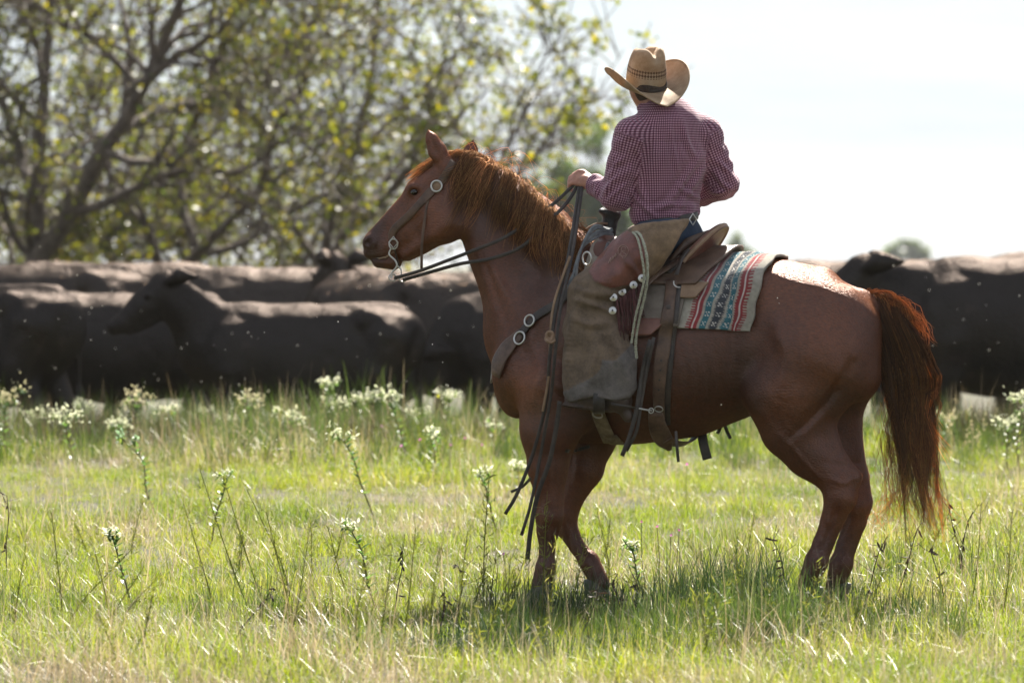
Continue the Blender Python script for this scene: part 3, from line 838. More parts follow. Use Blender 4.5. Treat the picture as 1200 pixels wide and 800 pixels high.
for s_ in range(260):     # short bristle along the top of the dock
    u = rg.uniform(0, 1); r0 = dk[int(u * 29)]; 
    P = [hpt(r0[0], r0[1] - 6, rg.uniform(-.03, .03)), hpt(r0[0] + 6 + rg.normal(0, 2), r0[1] - 9 + rg.normal(0, 2), rg.uniform(-.03, .03)), hpt(r0[0] + 18 + rg.normal(0, 4), r0[1] + 2 + rg.normal(0, 4), rg.uniform(-.03, .03)), hpt(r0[0] + 26 + rg.normal(0, 6), r0[1] + 24 + rg.normal(0, 8), rg.uniform(-.03, .03))]
    ctrl.append(h2w(np.array(P))); rad.append(rg.uniform(.0006, .0012)); mul.append(1.5)
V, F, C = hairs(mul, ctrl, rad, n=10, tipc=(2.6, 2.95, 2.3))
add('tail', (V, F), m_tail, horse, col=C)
# ------------------------------------------------------------------ saddle, blanket and bridle
m_leather = mat_noise('saddle_leather', (.055, .030, .020), (.13, .075, .048), 14, .5, .35, 90)
m_leather_dk = mat_noise('dark_leather', (.022, .017, .015), (.055, .040, .032), 18, .48, .3, 120)
m_leather_tan = mat_noise('tan_leather', (.17, .10, .058), (.28, .18, .11), 12, .6, .3, 80)
m_leather_red = mat_noise('oxblood_leather', (.10, .036, .026), (.19, .085, .06), 9, .4, .25, 70)
m_skirt = mat_noise('worn_grey_leather', (.10, .078, .06), (.185, .15, .12), 10, .7, .35, 70)
m_metal, _nt, _b, _o = new_mat('silver_metal')
_b.inputs['Base Color'].default_value = (.50, .48, .45, 1); _b.inputs['Metallic'].default_value = 1; _b.inputs['Roughness'].default_value = .3
m_web = mat_noise('cinch_webbing', (.12, .085, .05), (.24, .18, .115), 30, .9, .5, 200)
m_rope_pale = mat_noise('pale_rope', (.20, .19, .13), (.42, .41, .32), 160, .85, .6, 300)
m_rope_grey = mat_noise('grey_rope', (.10, .11, .115), (.20, .21, .22), 40, .75, .5, 260)
m_black = mat_noise('black_rubber', (.012, .012, .013), (.03, .03, .03), 40, .5, .6, 120)

def cast_all(bvhs, pxx, pyy):
    """first surface among the trees (all in the horse's frame) along the line of sight of a photo pixel"""
    o = w2h(np.array([0, -CAM_D, CAM_H])); d = unit(w2h(wpt(pxx, pyy, 0.0)) - o)
    best = None
    for bv in bvhs:
        h_, n_, i_, dd = bv.ray_cast(Vector(o), Vector(d))
        if h_ is not None and (best is None or dd < best[2]): best = (np.array(h_), np.array(n_), dd)
    if best is None: return None, None
    n_ = best[1]
    if n_ @ d > 0: n_ = -n_
    return best[0], n_
def strap_on(pts, width_px, off=.004, thick=.005, n=None, bvhs=None, smooth=3):
    """a strap laid on the body along photo pixels; returns world mesh"""
    bvhs = bvhs or [horse_bvh]
    P2 = spline(np.array(pts, float), n or max(8, len(pts) * 6)); P, Q = [], []
    for a, b in P2:
        p_, n_ = cast_all(bvhs, a, b)
        if p_ is None:
            if not P: continue
            w = P[-1][1]; p_ = hpt(a, b, w); n_ = Q[-1]
        P.append(p_); Q.append(n_)
    P = np.array(P); Q = np.array(Q)
    for _ in range(smooth):
        P[1:-1] = P[1:-1] * .5 + (P[:-2] + P[2:]) * .25; Q[1:-1] = Q[1:-1] * .5 + (Q[:-2] + Q[2:]) * .25
    Q = unit(Q)
    return ribbon(h2w(P + Q * (off + thick / 2)), h2w(Q), width_px * M_PX if np.isscalar(width_px) else np.asarray(width_px) * M_PX, thick)
def drape(x0, x1, a0, a1, off, nu, nv, thick=.008, bvh=None, wob=0.0):
    """a sheet over the barrel: x0(v), x1(v) local x limits, angle a0..a1 from the top (near side positive)"""
    bvh = bvh or horse_bvh
    zc = hpt(800, 405)[2]; P = np.zeros((nv, nu, 3)); Q = np.zeros((nv, nu, 3))
    for j in range(nv):
        v = j / (nv - 1); a = a0 + (a1 - a0) * v
        d = np.array([0, -math.sin(a), math.cos(a)])
        for i in range(nu):
            u = i / (nu - 1); x = x0(v) + (x1(v) - x0(v)) * u
            o = np.array([x, 0, zc]) + d * 1.2
            h_, n_, i_, dd = bvh.ray_cast(Vector(o), Vector(-d))
            p_ = np.array(h_) if h_ is not None else np.array([x, 0, zc]) + d * .35
            P[j, i] = p_; Q[j, i] = d
    for _ in range(4):
        P[1:-1] = P[1:-1] * .5 + (P[:-2] + P[2:]) * .25
        P[:, 1:-1] = P[:, 1:-1] * .5 + (P[:, :-2] + P[:, 2:]) * .25
    du = np.gradient(P, axis=1); dv = np.gradient(P, axis=0)
    nn = unit(np.cross(dv, du)); sgn = np.sign((nn * Q).sum(-1, keepdims=True)); nn = nn * sgn
    w = wob * (vnoise(P.reshape(-1, 3), 9, 3)).reshape(nv, nu, 1) if wob else 0
    A = P + nn * (off + w); B = A + nn * thick
    V = np.concatenate([A.reshape(-1, 3), B.reshape(-1, 3)]); m = nu * nv; F = []
    for j in range(nv - 1):
        for i in range(nu - 1):
            q = (j * nu + i, j * nu + i + 1, (j + 1) * nu + i + 1, (j + 1) * nu + i)
            F.append(tuple(reversed(q))); F.append(tuple(k + m for k in q))
    ring = [i for i in range(nu)] + [j * nu + nu - 1 for j in range(1, nv)] + [(nv - 1) * nu + i for i in range(nu - 2, -1, -1)] + [j * nu for j in range(nv - 2, 0, -1)]
    for a_, b_ in zip(ring, ring[1:] + ring[:1]): F.append((a_, b_, b_ + m, a_ + m))
    uv = np.stack(np.meshgrid(np.linspace(0, 1, nu), np.linspace(0, 1, nv)), -1).reshape(-1, 2)
    return V, F, np.concatenate([uv, uv])
lx = lambda p, w=0.0: hpt(p, 400, w)[0]

# --- woven saddle blanket with crosswise bands
zr = math.radians
BX0, BX1 = lx(706), lx(922)
nu, nv = 150, 230
bV, bF, bUV = drape(lambda v: BX0 - .16 * abs(v - .377), lambda v: BX1 - .16 * abs(v - .377) - .004 * math.sin(v * 40), zr(-46), zr(76), .012, nu, nv, .013, wob=.003)
u, v = bUV[:, 0], bUV[:, 1]
cg = np.array([.34, .30, .245]); cr_ = np.array([.24, .014, .018]); ct = np.array([.016, .115, .145]); ck = np.array([.022, .024, .034]); cw = np.array([.62, .58, .52])
colr = np.tile(cg, (len(u), 1))
s_ = (1 - u) * (BX1 - BX0) * 1.13            # metres from the rear edge
vm = v * (BX1 - BX0) * 1.9
saw = lambda p: np.abs((vm / p) % 1 - .5) * 2
def band(a, b, c, m=None):
    k = (s_ >= a) & (s_ < b)
    if m is not None: k &= m
    colr[k] = c
comb = (vm / .026) % 1 < .55
def dia(c, w, p): return np.abs(s_ - c) / (w / 2) + 0 * vm < 1
band(.026, .030, ck)
band(.040, .060, cr_, comb); band(.060, .072, cr_); band(.072, .077, cw); band(.077, .097, cr_)
band(.097, .104, cr_, comb)
band(.118, .148, ct); band(.166, .200, ck); band(.218, .248, ct)
for c0, w in ((.133, .018), (.183, .022), (.233, .018)):
    ph = (vm / .05) % 1
    xx = (s_ - c0) / (w / 2)
    m = (np.abs(np.abs(xx) - np.abs(ph * 2 - 1)) < .2) & (np.abs(xx) < 1) & ((vm / .05).astype(int) % 2 == 0)
    colr[m] = cw
for c0, w, cc in ((.133, .030, ct), (.183, .034, ck), (.233, .030, ct)):   # stepped edges
    m = (np.abs(s_ - c0) > w / 2 - .004) & (np.abs(s_ - c0) < w / 2 + .003) & ((vm / .018) % 1 < .5); colr[m] = cc
band(.262, .282, cr_); band(.282, .287, cw); band(.287, .300, cr_); band(.300, .320, cr_, comb); band(.335, .339, ck)
colr *= (1 + .22 * vnoise(bV, 90, 4) + .15 * vnoise(bV, 14, 5))[:, None]
m_blanket, nt, b, out = new_mat('woven_wool')
at = N(nt, 'ShaderNodeAttribute', attribute_name='col'); nt.links.new(at.outputs['Color'], b.inputs['Base Color'])
b.inputs['Roughness'].default_value = .95; b.inputs['Sheen Weight'].default_value = .25
uvn = N(nt, 'ShaderNodeAttribute', attribute_name='uvp')
wv = N(nt, 'ShaderNodeTexWave', Scale=70.0, Distortion=1.5, Detail=2.0); wv.bands_direction = 'Y'
nt.links.new(uvn.outputs['Vector'], wv.inputs['Vector'])
bp = N(nt, 'ShaderNodeBump', Strength=.6, Distance=.004); nt.links.new(wv.outputs['Fac'], bp.inputs['Height']); nt.links.new(bp.outputs[0], b.inputs['Normal'])
blanket = add('saddle_blanket', (h2w(bV), bF), m_blanket, None, uv=bUV, col=np.clip(colr, 0, 1))
tag(blanket, 'woven wool saddle blanket with red, teal, black and grey bands under the saddle', 'blanket')
blanket_bvh = BVHTree.FromPolygons([Vector(p) for p in bV.tolist()], bF)

# --- saddle
saddle = empty('saddle', tuple(h2w(hpt(775, 330, 0))), -YAW, 'worn brown leather western saddle under the rider on the chestnut horse', 'saddle')
def hadd(name, VF, mat, parent, **kw): return add(name, (h2w(VF[0]), VF[1]), mat, parent, **kw)
sk = drape(lambda v: lx(715) - .02 * abs(v - .4), lambda v: lx(820) - .10 * max(0, v - .55) ** 1.2 + .02, zr(-58), zr(76), .030, 40, 60, .010, wob=.003)
hadd('skirt', sk[:2], m_skirt, saddle)
skirt_bvh = BVHTree.FromPolygons([Vector(p) for p in sk[0].tolist()], sk[1])
SB = [horse_bvh, blanket_bvh, skirt_bvh]
# reddish binding at the skirt's lower edge
hadd('skirt_binding', drape(lambda v: lx(733), lambda v: lx(806) - .08 * v, zr(70), zr(83), .035, 24, 8, .009)[:2], m_leather_red, saddle)
# rear jockey: two layered flaps behind the cantle
hadd('rear_jockey', drape(lambda v: lx(752), lambda v: lx(870) - .30 * abs(v - .42) ** 1.3, zr(-40), zr(44), .046, 34, 44, .011, wob=.004)[:2], m_leather, saddle)
hadd('rear_jockey', drape(lambda v: lx(750), lambda v: lx(838) - .30 * abs(v - .42) ** 1.3, zr(-36), zr(36), .060, 30, 40, .010, wob=.004)[:2], m_leather_dk, saddle)
hadd('jockey_lining', drape(lambda v: lx(800), lambda v: lx(846) - .05 * v, zr(41), zr(54), .042, 20, 8, .008)[:2], m_leather_tan, saddle)
# seat and cantle: a dished shell
sV, sF = [], []
nu_, nv_ = 26, 25
ctop = [(716, 292), (735, 300), (760, 304), (785, 300), (806, 290), (824, 276), (838, 268)]
cpath = spline(np.array(ctop, float), nu_)
for j in range(nv_):
    tv = j / (nv_ - 1) * 2 - 1
    for i in range(nu_):
        tu = i / (nu_ - 1)
        wid = np.interp(tu, [0, .3, .7, 1], [.11, .15, .19, .16])
        p0 = hpt(cpath[i][0], cpath[i][1], 0)
        drop = (np.interp(tu, [0, .4, .75, 1], [.06, .09, .05, .045])) * abs(tv) ** 2.2
        sV.append((p0[0] - .10 * tu ** 2 * tv ** 2, wid * tv, p0[2] - drop))
for j in range(nv_ - 1):
    for i in range(nu_ - 1): sF.append((j * nu_ + i, j * nu_ + i + 1, (j + 1) * nu_ + i + 1, (j + 1) * nu_ + i))
def solid(V, F, dvec):
    V = np.asarray(V, float); m = len(V); F = list(F)
    cnt = {}
    for f in F:
        for a_, b_ in zip(f, f[1:] + f[:1]): cnt[(a_, b_)] = 1
    rim = [(a_, b_) for (a_, b_) in cnt if (b_, a_) not in cnt]
    return np.concatenate([V, V + dvec]), F + [tuple(k + m for k in reversed(f)) for f in F] + [(b_, a_, a_ + m, b_ + m) for a_, b_ in rim]
hadd('seat', solid(sV, sF, np.array([0, 0, -.035])), m_leather, saddle)
# cantle back: the upright rim seen from behind
cV, cF = [], []
kc = 30
for j, (rr, dz) in enumerate([(0, 0), (.25, .3), (.5, .6), (.75, .85), (.92, .98), (1, 1.0)]):
    for i in range(kc):
        t = -1.25 + 2.5 * i / (kc - 1)
        base_ = hpt(826, 318, 0); top_ = hpt(853, 265, 0)
        wy = .225 * math.sin(t) * (.8 + .2 * rr)
        zz = base_[2] + (top_[2] - base_[2]) * dz * (math.cos(t) * .95 + .05) - .045 * (1 - math.cos(t))
        xx = base_[0] + (top_[0] - base_[0]) * rr - .20 * (1 - math.cos(t))
        cV.append((xx, wy, zz))
for j in range(5):
    for i in range(kc - 1): cF.append((j * kc + i, j * kc + i + 1, (j + 1) * kc + i + 1, (j + 1) * kc + i))
cn = solid(cV, cF, np.array([-.03, 0, .012]))
ca = hadd('cantle', cn, m_leather_red, saddle)
rim = np.array(cV[-kc:]) + np.array([-.015, 0, .004])
hadd('cantle_binding', tube(rim, .0105, 8), m_leather_tan, ca)
# swell (fork) and wrapped horn
fk = Field(w2h(wpt(650, 350, 0.1)) - .35, w2h(wpt(740, 230, -.1)) + .35, .009)
fk.cone(hpt(706, 296, -.10), hpt(706, 296, .10), .055, .055, .03)
fk.cone(hpt(708, 285, -.03), hpt(708, 285, .03), .055, .055, .03)
fk.cone(hpt(700, 300, -.12), hpt(698, 350, -.19), .045, .03, .03)
fk.cone(hpt(700, 300, .12), hpt(698, 350, .19), .045, .03, .03)
hadd('swell', fk.mesh(2), m_leather_red, saddle)
fk = Field(hpt(690, 290, 0) - .1, hpt(735, 235, 0) + .12, .006)
fk.cone(hpt(711, 284, 0), hpt(716, 252, 0), .036, .034, .02)
fk.cone(hpt(706, 247.5, 0), hpt(724, 251, 0), .016, .014, .02, flat=LAT, fs=2.4)
hV2, hF2 = fk.mesh(1)
hV2 = hV2 + vnormals(hV2, hF2) * (vnoise(hV2, 60, 8) * .004)[:, None]
horn = hadd('horn', (hV2, hF2), m_black, saddle)
# fender, stirrup leather down under the chaps
hadd('fender', drape(lambda v: lx(718), lambda v: lx(758) + .015 * math.sin(v * 3), zr(40), zr(98), .045, 14, 26, .009)[:2], m_leather, saddle)
# rigging: front rig dee, rear billet with holes, flank cinch, latigo strings
bil = strap_on([(788, 330), (786, 348), (781, 385), (776, 420), (773, 452), (773, 478), (775, 500)], [13, 13, 14, 14, 13, 13, 13, 13, 13, 13, 14, 15, 15, 16, 16, 16, 16, 17, 17, 17, 17, 16, 16, 16, 15, 15, 15, 14, 14, 14, 14, 13, 13, 13, 13, 13, 13, 13, 13, 13, 13, 13], .012, .007, 42, SB)
bl = add('rear_billet', bil, m_leather, saddle)
bl2 = add('rear_billet', strap_on([(796, 335), (792, 370), (786, 420), (783, 460), (782, 495)], 7, .008, .005, 30, SB), m_leather_dk, saddle)
hol = []
for yy in (422, 433, 444, 455):
    p_, n_ = cast_all([horse_bvh], np.interp(yy, [420, 452, 478], [776, 773, 773]), yy)
    add('billet_hole', dome(h2w(p_ + n_ * .0195), h2w(n_), .0045, .001, 8), m_black, bl)
p_, n_ = cast_all([horse_bvh], 773, 476)
add('billet_buckle', torus(h2w(p_ + n_ * .022), h2w(n_), .018, .003, 20, 6, .8), m_metal, bl)
p_, n_ = cast_all([horse_bvh], 783, 362)
add('rivet', dome(h2w(cast_all(SB, 784, 362)[0] + n_ * .02), h2w(n_), .011, .004), m_leather_dk, bl)
add('flank_cinch', ribbon(h2w(np.array([hpt(*q) for q in spline(np.array([(768, 484, -.285), (771, 500, -.25), (777, 514, -.20), (785, 527, -.15)], float), 14)])), h2w(np.tile(np.array([.1, -1., -.45]), (14, 1))), np.array([17, 18, 19, 20, 21, 22, 23, 23, 23, 22, 20, 16, 10, 5]) * M_PX, .009), m_leather, saddle)
add('flank_cinch', ribbon(h2w(np.array([hpt(x_, y_, w_) for x_, y_, w_ in spline(np.array([(782, 516, -.20), (794, 520, -.14), (806, 519, -.05), (815, 511, .06), (820, 498, .16)], float), 20)])), h2w(np.tile(np.array([.35, -.3, -.85]), (20, 1))), .05, .007), m_leather, saddle)
add('front_cinch', strap_on([(700, 474), (706, 492), (716, 515)], [18, 18, 18, 18, 18, 18, 18, 18, 18, 18], .008, .012, 10), m_web, saddle)
add('front_cinch', ribbon(h2w(np.array([hpt(x_, y_, w_) for x_, y_, w_ in spline(np.array([(714, 511, -.15), (722, 519, -.06), (728, 518, .06), (722, 505, .17)], float), 14)])), h2w(np.tile(np.array([0, -.3, -1.]), (14, 1))), .075, .010), m_web, saddle)
p_, n_ = cast_all([horse_bvh], 703, 482)
add('cinch_buckle', torus(h2w(p_ + n_ * .024), h2w(n_), .024, .0035, 18, 6, .7), m_metal, saddle)
def hang(pts, w, width, thick=.004, n=18):
    """a loose strap in the air; pts (px, py, lateral)"""
    P = spline(np.array(pts, float), n); P = h2w(np.array([hpt(*q) for q in P]))
    return ribbon(P, h2w(np.array([.25, -1, .05])), width * M_PX, thick)
add('tie_string', hang([(762, 398, -.37), (752, 440, -.36), (746, 480, -.37), (738, 510, -.37), (729, 534, -.37)], 0, 5), m_leather_dk, saddle)
add('tie_string', hang([(766, 395, -.37), (757, 440, -.36), (750, 480, -.36), (746, 505, -.36), (734, 528, -.35)], 0, 4), m_leather_dk, saddle)
add('tie_string', hang([(792, 505, -.24), (793, 520, -.25), (795, 541, -.24)], 0, 3.5), m_leather_dk, saddle)
add('tie_string', hang([(822, 498, .05), (824, 518, .02), (829, 538, .02)], 0, 11), m_leather_dk, saddle)
add('tie_string', hang([(848, 488, .1), (850, 500, .1), (856, 514, .1)], 0, 4), m_leather_dk, saddle)
add('tie_string', hang([(845, 490, .12), (845, 498, .12), (841, 508, .12)], 0, 4), m_leather_dk, saddle)
add('latigo', strap_on([(801, 312), (788, 322), (772, 330), (752, 350), (746, 362)], 8, .05, .006, 20, [horse_bvh, blanket_bvh]), m_leather, saddle)
add('latigo', strap_on([(830, 300), (816, 308), (804, 318), (798, 336)], 5, .085, .005, 16, [horse_bvh, blanket_bvh]), m_leather_dk, saddle)
add('rigging_dee', torus(h2w(cast_all([horse_bvh, blanket_bvh], 802, 336)[0] + np.array([0, -.09, .02])), np.array([-.2, -.95, .3]), .026, .003, 14, 6, .9, arc=(2.9, 4.9)), m_metal, saddle)
add('hobble_strap', strap_on([(691, 522), (682, 525), (672, 528), (662, 527)], 4, .006, .004, 12), m_leather_dk, saddle)

# --- breast collar
bc = empty('breast_collar', tuple(h2w(hpt(610, 410, -.2))), -YAW, 'dark leather breast collar with steel rings across the chest of the chestnut horse', 'breast collar')
add('strap', strap_on([(672, 338), (655, 355), (640, 364), (626, 374), (606, 398)], 10, .006, .006, 30), m_leather_dk, bc)
add('chest_strap', strap_on([(612, 391), (602, 401), (593, 412), (586, 424), (583, 440)], [13, 14, 15, 16, 18, 20, 21, 22, 22, 22, 22, 22, 22, 20, 18, 16], .007, .008, 16), m_leather, bc)
P = np.array([hpt(x_, y_, w_) for x_, y_, w_ in spline(np.array([(584, 432, -.10), (580, 440, -.03), (580, 440, .05), (590, 425, .14), (610, 395, .2)], float), 24)])
add('chest_strap', ribbon(h2w(P + np.array([-.012, 0, 0])), h2w(np.tile(np.array([-1., 0, .1]), (24, 1))), .06, .008), m_leather, bc)
for x_, y_, r_ in ((623, 376.5, 6.6), (611.5, 397, 7.4)):
    p_, n_ = cast_all([horse_bvh], x_, y_)
    add('ring', torus(h2w(p_ + n_ * .018), h2w(n_), r_ * M_PX, .0045, 24, 8), m_metal, bc)
# --- bridle
br = empty('bridle', tuple(h2w(hpt(470, 270, -.08))), -YAW, 'brown leather bridle with round silver buckle and curb bit on the horse head', 'bridle')
add('crown_piece', strap_on([(531, 190), (524, 202), (516, 214), (508, 224)], 9, .004, .005, 18), m_leather, br)
add('cheek_strap', strap_on([(508, 222), (497, 234), (478, 254), (462, 269), (459, 281)], [9, 10, 11, 11, 11, 11, 10, 10, 9, 9, 9, 9, 9, 9, 9, 9, 9, 9, 9, 9, 9, 9, 9, 8, 8, 8], .004, .005, 26), m_leather, br)
p_, n_ = cast_all([horse_bvh], 512.5, 218.5)
bk = add('buckle', torus(h2w(p_ + n_ * .014), h2w(n_), 6.4 * M_PX, .0045, 26, 8), m_metal, br)
add('buckle_plate', dome(h2w(p_ + n_ * .010), h2w(n_), 5 * M_PX, .004, 16), m_leather_tan, bk)
wv = -.085
add('throat_strap', hang([(502, 232, -.098), (498, 255, -.105), (494.5, 285, -.105), (494, 316, -.09)], 0, 3.2, .004), m_leather, br)
p_, n_ = cast_all([horse_bvh], 461, 286)
WB = p_[1] - .012
bit = add('bit', merge([torus(h2w(hpt(461, 286, WB)), h2w(np.array([0, -1., 0])), 5.2 * M_PX, .0035, 18, 8, 1.15),
                        tube(h2w(np.array([hpt(*q, WB - .004) for q in spline(np.array([(459, 290), (456, 298), (463, 305), (465, 312), (459, 320), (459, 326)], float), 20)])), .0042, 8),
                        torus(h2w(hpt(460, 325, WB - .004)), h2w(np.array([.3, -1., 0])), 4.2 * M_PX, .0028, 16, 6),
                        torus(h2w(hpt(472, 326, WB + .03)), h2w(np.array([.3, -1., 0])), 4.2 * M_PX, .0028, 16, 6),
                        tube(h2w(np.array([hpt(*q, WB + .03) for q in spline(np.array([(466, 312), (470, 316), (470, 323)], float), 10)])), .0038, 8)]), m_metal, br)
add('bit_hanger', torus(h2w(hpt(461, 284, WB - .004)), h2w(np.array([.1, -1., 0])), 5.6 * M_PX, .003, 4, 6, 1.2), m_metal, br)
p2, n2 = cast_all([horse_bvh], 447, 303)
add('mouthpiece', tube(h2w(np.array([hpt(461, 295, WB), hpt(453, 301, WB + .012), hpt(444, 303, WB + .02)])), .004, 8), m_leather_tan, br)
add('curb_strap', tube(h2w(np.array([hpt(462, 290, WB), hpt(466, 306, WB + .02), hpt(468, 313, WB + .06), hpt(466, 312, .05)])), .0035, 6), m_leather_dk, br)
# --- reins
rn = empty('reins', tuple(h2w(hpt(570, 300, -.1))), -YAW, 'long dark split reins running from the bit to the rider hand and hanging down', 'reins')
def rein(pts, width, name='rein', n=46, mat=None):
    return add(name, hang(pts, 0, width * .82, .0035, n), mat or m_leather_dk, rn)
rein([(462, 326, WB), (490, 318, -.12), (525, 305, -.15), (556, 293, -.16), (590, 279, -.165), (622, 258, -.15), (652, 236, -.09), (677, 212, -.035)], 5)
rein([(472, 328, WB + .03), (500, 320, -.07), (540, 309, -.12), (575, 303, -.165), (610, 290, -.19), (640, 262, -.17), (664, 238, -.10), (680, 212, -.04)], 5)
rein([(680, 213, -.045), (676, 238, -.13), (666, 300, -.33), (652, 360, -.40), (644, 420, -.41), (640, 470, -.38), (625, 530, -.36), (606, 578, -.36), (592, 602, -.36)], 5)
rein([(683, 214, -.05), (679, 243, -.15), (670, 300, -.34), (657, 360, -.41), (650, 420, -.42), (646, 460, -.40), (634, 530, -.37), (622, 590, -.37), (611, 627, -.37)], 4.5)
rein([(656, 470, -.40), (652, 500, -.39), (644, 540, -.38), (630, 580, -.37), (622, 620, -.36), (618, 655, -.35)], 6.5)
rein([(622, 560, -.37), (612, 570, -.30), (599, 576, -.25)], 4)
rein([(668, 300, -.37), (650, 352, -.40), (645, 390, -.41), (643, 440, -.40), (636, 482, -.38)], 3.5, 'lead_rope', mat=m_leather_tan)
kn = [torus(h2w(hpt(644.5 + dx, 393 + dy, -.425)), h2w(np.array([dx * .3, -1., dy * .2])), 4.2 * M_PX, .007, 14, 8) for dx, dy in ((0, 0), (-1, 3), (1, 5))]
add('lead_knot', merge(kn), m_leather_tan, rn)
# --- coiled rope on the saddle horn and hanging braided rope
rc = empty('coiled_rope', tuple(h2w(hpt(690, 300, -.2))), -YAW, 'grey coiled rope hanging from the saddle horn in front of the rider', 'rope')
rg = np.random.default_rng(21)
for i in range(7):
    P = [hpt(716 + rg.normal(0, 2), 270 + rg.normal(0, 2), -.10), hpt(698, 268 + rg.normal(0, 2) + i * 1.5, -.20), hpt(685 - i * .8, 282 + i * 2, -.25), hpt(677 - i * .9, 308 + i * 3, -.29), hpt(671 + rg.normal(0, 3), 332 + i * 3, -.31), hpt(684 + rg.normal(0, 3), 345, -.30), hpt(700, 320, -.26), hpt(712, 285, -.15)]
    add('coil', tube(h2w(spline(np.array(P), 40)), .0062, 7), m_rope_grey, rc)
add('loop', tube(h2w(spline(np.array([hpt(712, 262, -.04), hpt(700, 262, -.06), hpt(688, 268, -.07), hpt(682, 276, -.08), hpt(688, 278, -.1), hpt(698, 270, -.1)]), 30)), .005, 7), m_leather_tan, rc)
add('loop', torus(h2w(hpt(688, 303, -.3)), h2w(np.array([-.3, -1., 0])), .022, .005, 16, 6, 1.3), m_metal, rc)
def braid(pts, r, n=70):
    P = spline(np.array([hpt(*q) for q in pts]), n); L = np.cumsum(np.r_[0, np.linalg.norm(np.diff(P, axis=0), axis=1)])
    return tube(h2w(P), r * (1 + .14 * np.sin(L / .012 * 2 * math.pi)), 8)
RB = empty('braided_rope', tuple(h2w(hpt(752, 330, -.4))), -YAW, 'pale braided lead rope tucked at the rider belt and hanging behind the chaps', 'rope')
add('strand', braid([(741, 272, -.30), (750, 275, -.38), (757, 295, -.43), (759, 320, -.44), (756, 345, -.43), (750, 370, -.42), (745, 400, -.41), (746, 420, -.40)], .0065), m_rope_pale, RB)
add('strand', braid([(740, 271, -.31), (747, 279, -.40), (752, 300, -.44), (755, 325, -.45), (750, 350, -.44), (744, 375, -.43), (740, 402, -.42)], .0055), m_rope_pale, RB)
# ------------------------------------------------------------------ the rider
RY = float(h2w(hpt(775, 300, 0))[1])             # depth of the saddle's centre line under the rider
TW = math.radians(34)                             # torso turned away and to the left
fdir = np.array([-math.sin(TW), math.cos(TW), 0]); ldir = np.array([-math.cos(TW), -math.sin(TW), 0])
person = empty('person', tuple(wpt(780, 300, RY)), 0.0, 'rider seen from behind in checked shirt, straw hat and leather chaps on the chestnut horse', 'person')
P3 = lambda x, y, d=0.0: wpt(x, y, RY + d)
HIP = P3(780, 268); CH = P3(784, 178); SHC = P3(783, 146)
LS, RS = P3(741, 160, -.09), P3(824, 157, .09)
LE, RE = P3(722, 229, -.07), P3(847, 215, .12)
LW = P3(693, 215, .035); RWr = P3(798, 240, .26)
NK = P3(768, 128, .02)
HD = P3(757, 97, .03)
LK = h2w(hpt(690, 350, -.36)); LA = h2w(hpt(712, 455, -.36)); LHp = P3(772, 280, -.10)
RK = h2w(hpt(700, 350, .36)); RA = h2w(hpt(722, 455, .36)); RHp = P3(792, 280, .10)
f = Field(P3(600, 520, -.62), P3(880, 40, .62), .0065)
# body: one continuous figure from head to feet
f.ell(HD, (.078, .095, .115), .02)
f.cone(NK, P3(762, 112, .03), .060, .056, .03)
f.cone(HIP + np.array([0, 0, .03]), CH, .105, .155, .05, flat=fdir, fs=.66)
f.cone(CH, SHC, .165, .13, .05, flat=fdir, fs=.60)
f.cone(SHC, NK, .09, .055, .05)
for S_, E_, W_ in ((LS, LE, LW), (RS, RE, RWr)):
    f.cone(SHC * .5 + S_ * .5, S_, .07, .06, .04)
    f.cone(S_, E_, .056, .043, .03); f.cone(E_, W_, .043, .029, .02)
for H_, K_, A_ in ((LHp, LK, LA), (RHp, RK, RA)):
    f.cone(H_, K_, .080, .055, .03); f.cone(K_, A_, .042, .030, .03)
    f.cone(A_, A_ + np.array([-.10, 0, -.04]), .03, .02, .02)
# near hand holding the reins: palm, four curled fingers, thumb on top
def hand(f, W_, pal, fdirs, up, tdir):
    pal = unit(pal); up = unit(up)
    side = unit(up - (up @ pal) * pal)
    kc_ = W_ + pal * .075
    f.cone(W_, W_ + pal * .03, .028, .030, .015)
    for j, (o_, L_, r_) in enumerate(((.030, .95, .0095), (.011, 1.05, .0100), (-.009, 1.0, .0096), (-.028, .82, .0086))):
        k0 = W_ + pal * .018 + side * o_ * .7; k1 = W_ + pal * (.082 - .006 * abs(j - 1.2)) + side * o_
        f.cone(k0, k1, .0165, .0130, .010, flat=np.cross(pal, side), fs=.8)
        a = k1 + (pal * .55 + fdirs * .62) * .036 * L_; b = a + (-pal * .35 + fdirs * .90) * .026 * L_; c = b + (-pal * .95 + fdirs * .25) * .020 * L_
        f.cone(k1, a, r_ * 1.08, r_, .004); f.cone(a, b, r_, r_ * .95, .004); f.cone(b, c, r_ * .95, r_ * .8, .004)
    t0 = W_ + pal * .020 + side * .022; t1 = t0 + (tdir * .5 + pal * .9) * .034; t2 = t1 + (pal * .8 + fdirs * .55) * .028
    f.cone(t0, t1, .015, .0115, .008); f.cone(t1, t2, .0115, .0095, .004)
hand(f, LW, P3(672, 206, .06) - LW, unit(np.array([-.35, .35, -.85])), np.array([.15, .45, .85]), unit(np.array([0, .5, .8])))
hand(f, RWr, np.array([-.9, .2, -.2]), unit(np.array([-.2, -.3, -.9])), np.array([0, .3, .9]), unit(np.array([0, -.4, .8])))
V, F = f.mesh(1)
m_skin, nt, b, out = new_mat('tanned_skin')
tc = N(nt, 'ShaderNodeTexCoord'); no = N(nt, 'ShaderNodeTexNoise', Scale=40.0, Detail=6.0); nt.links.new(tc.outputs['Object'], no.inputs[0])
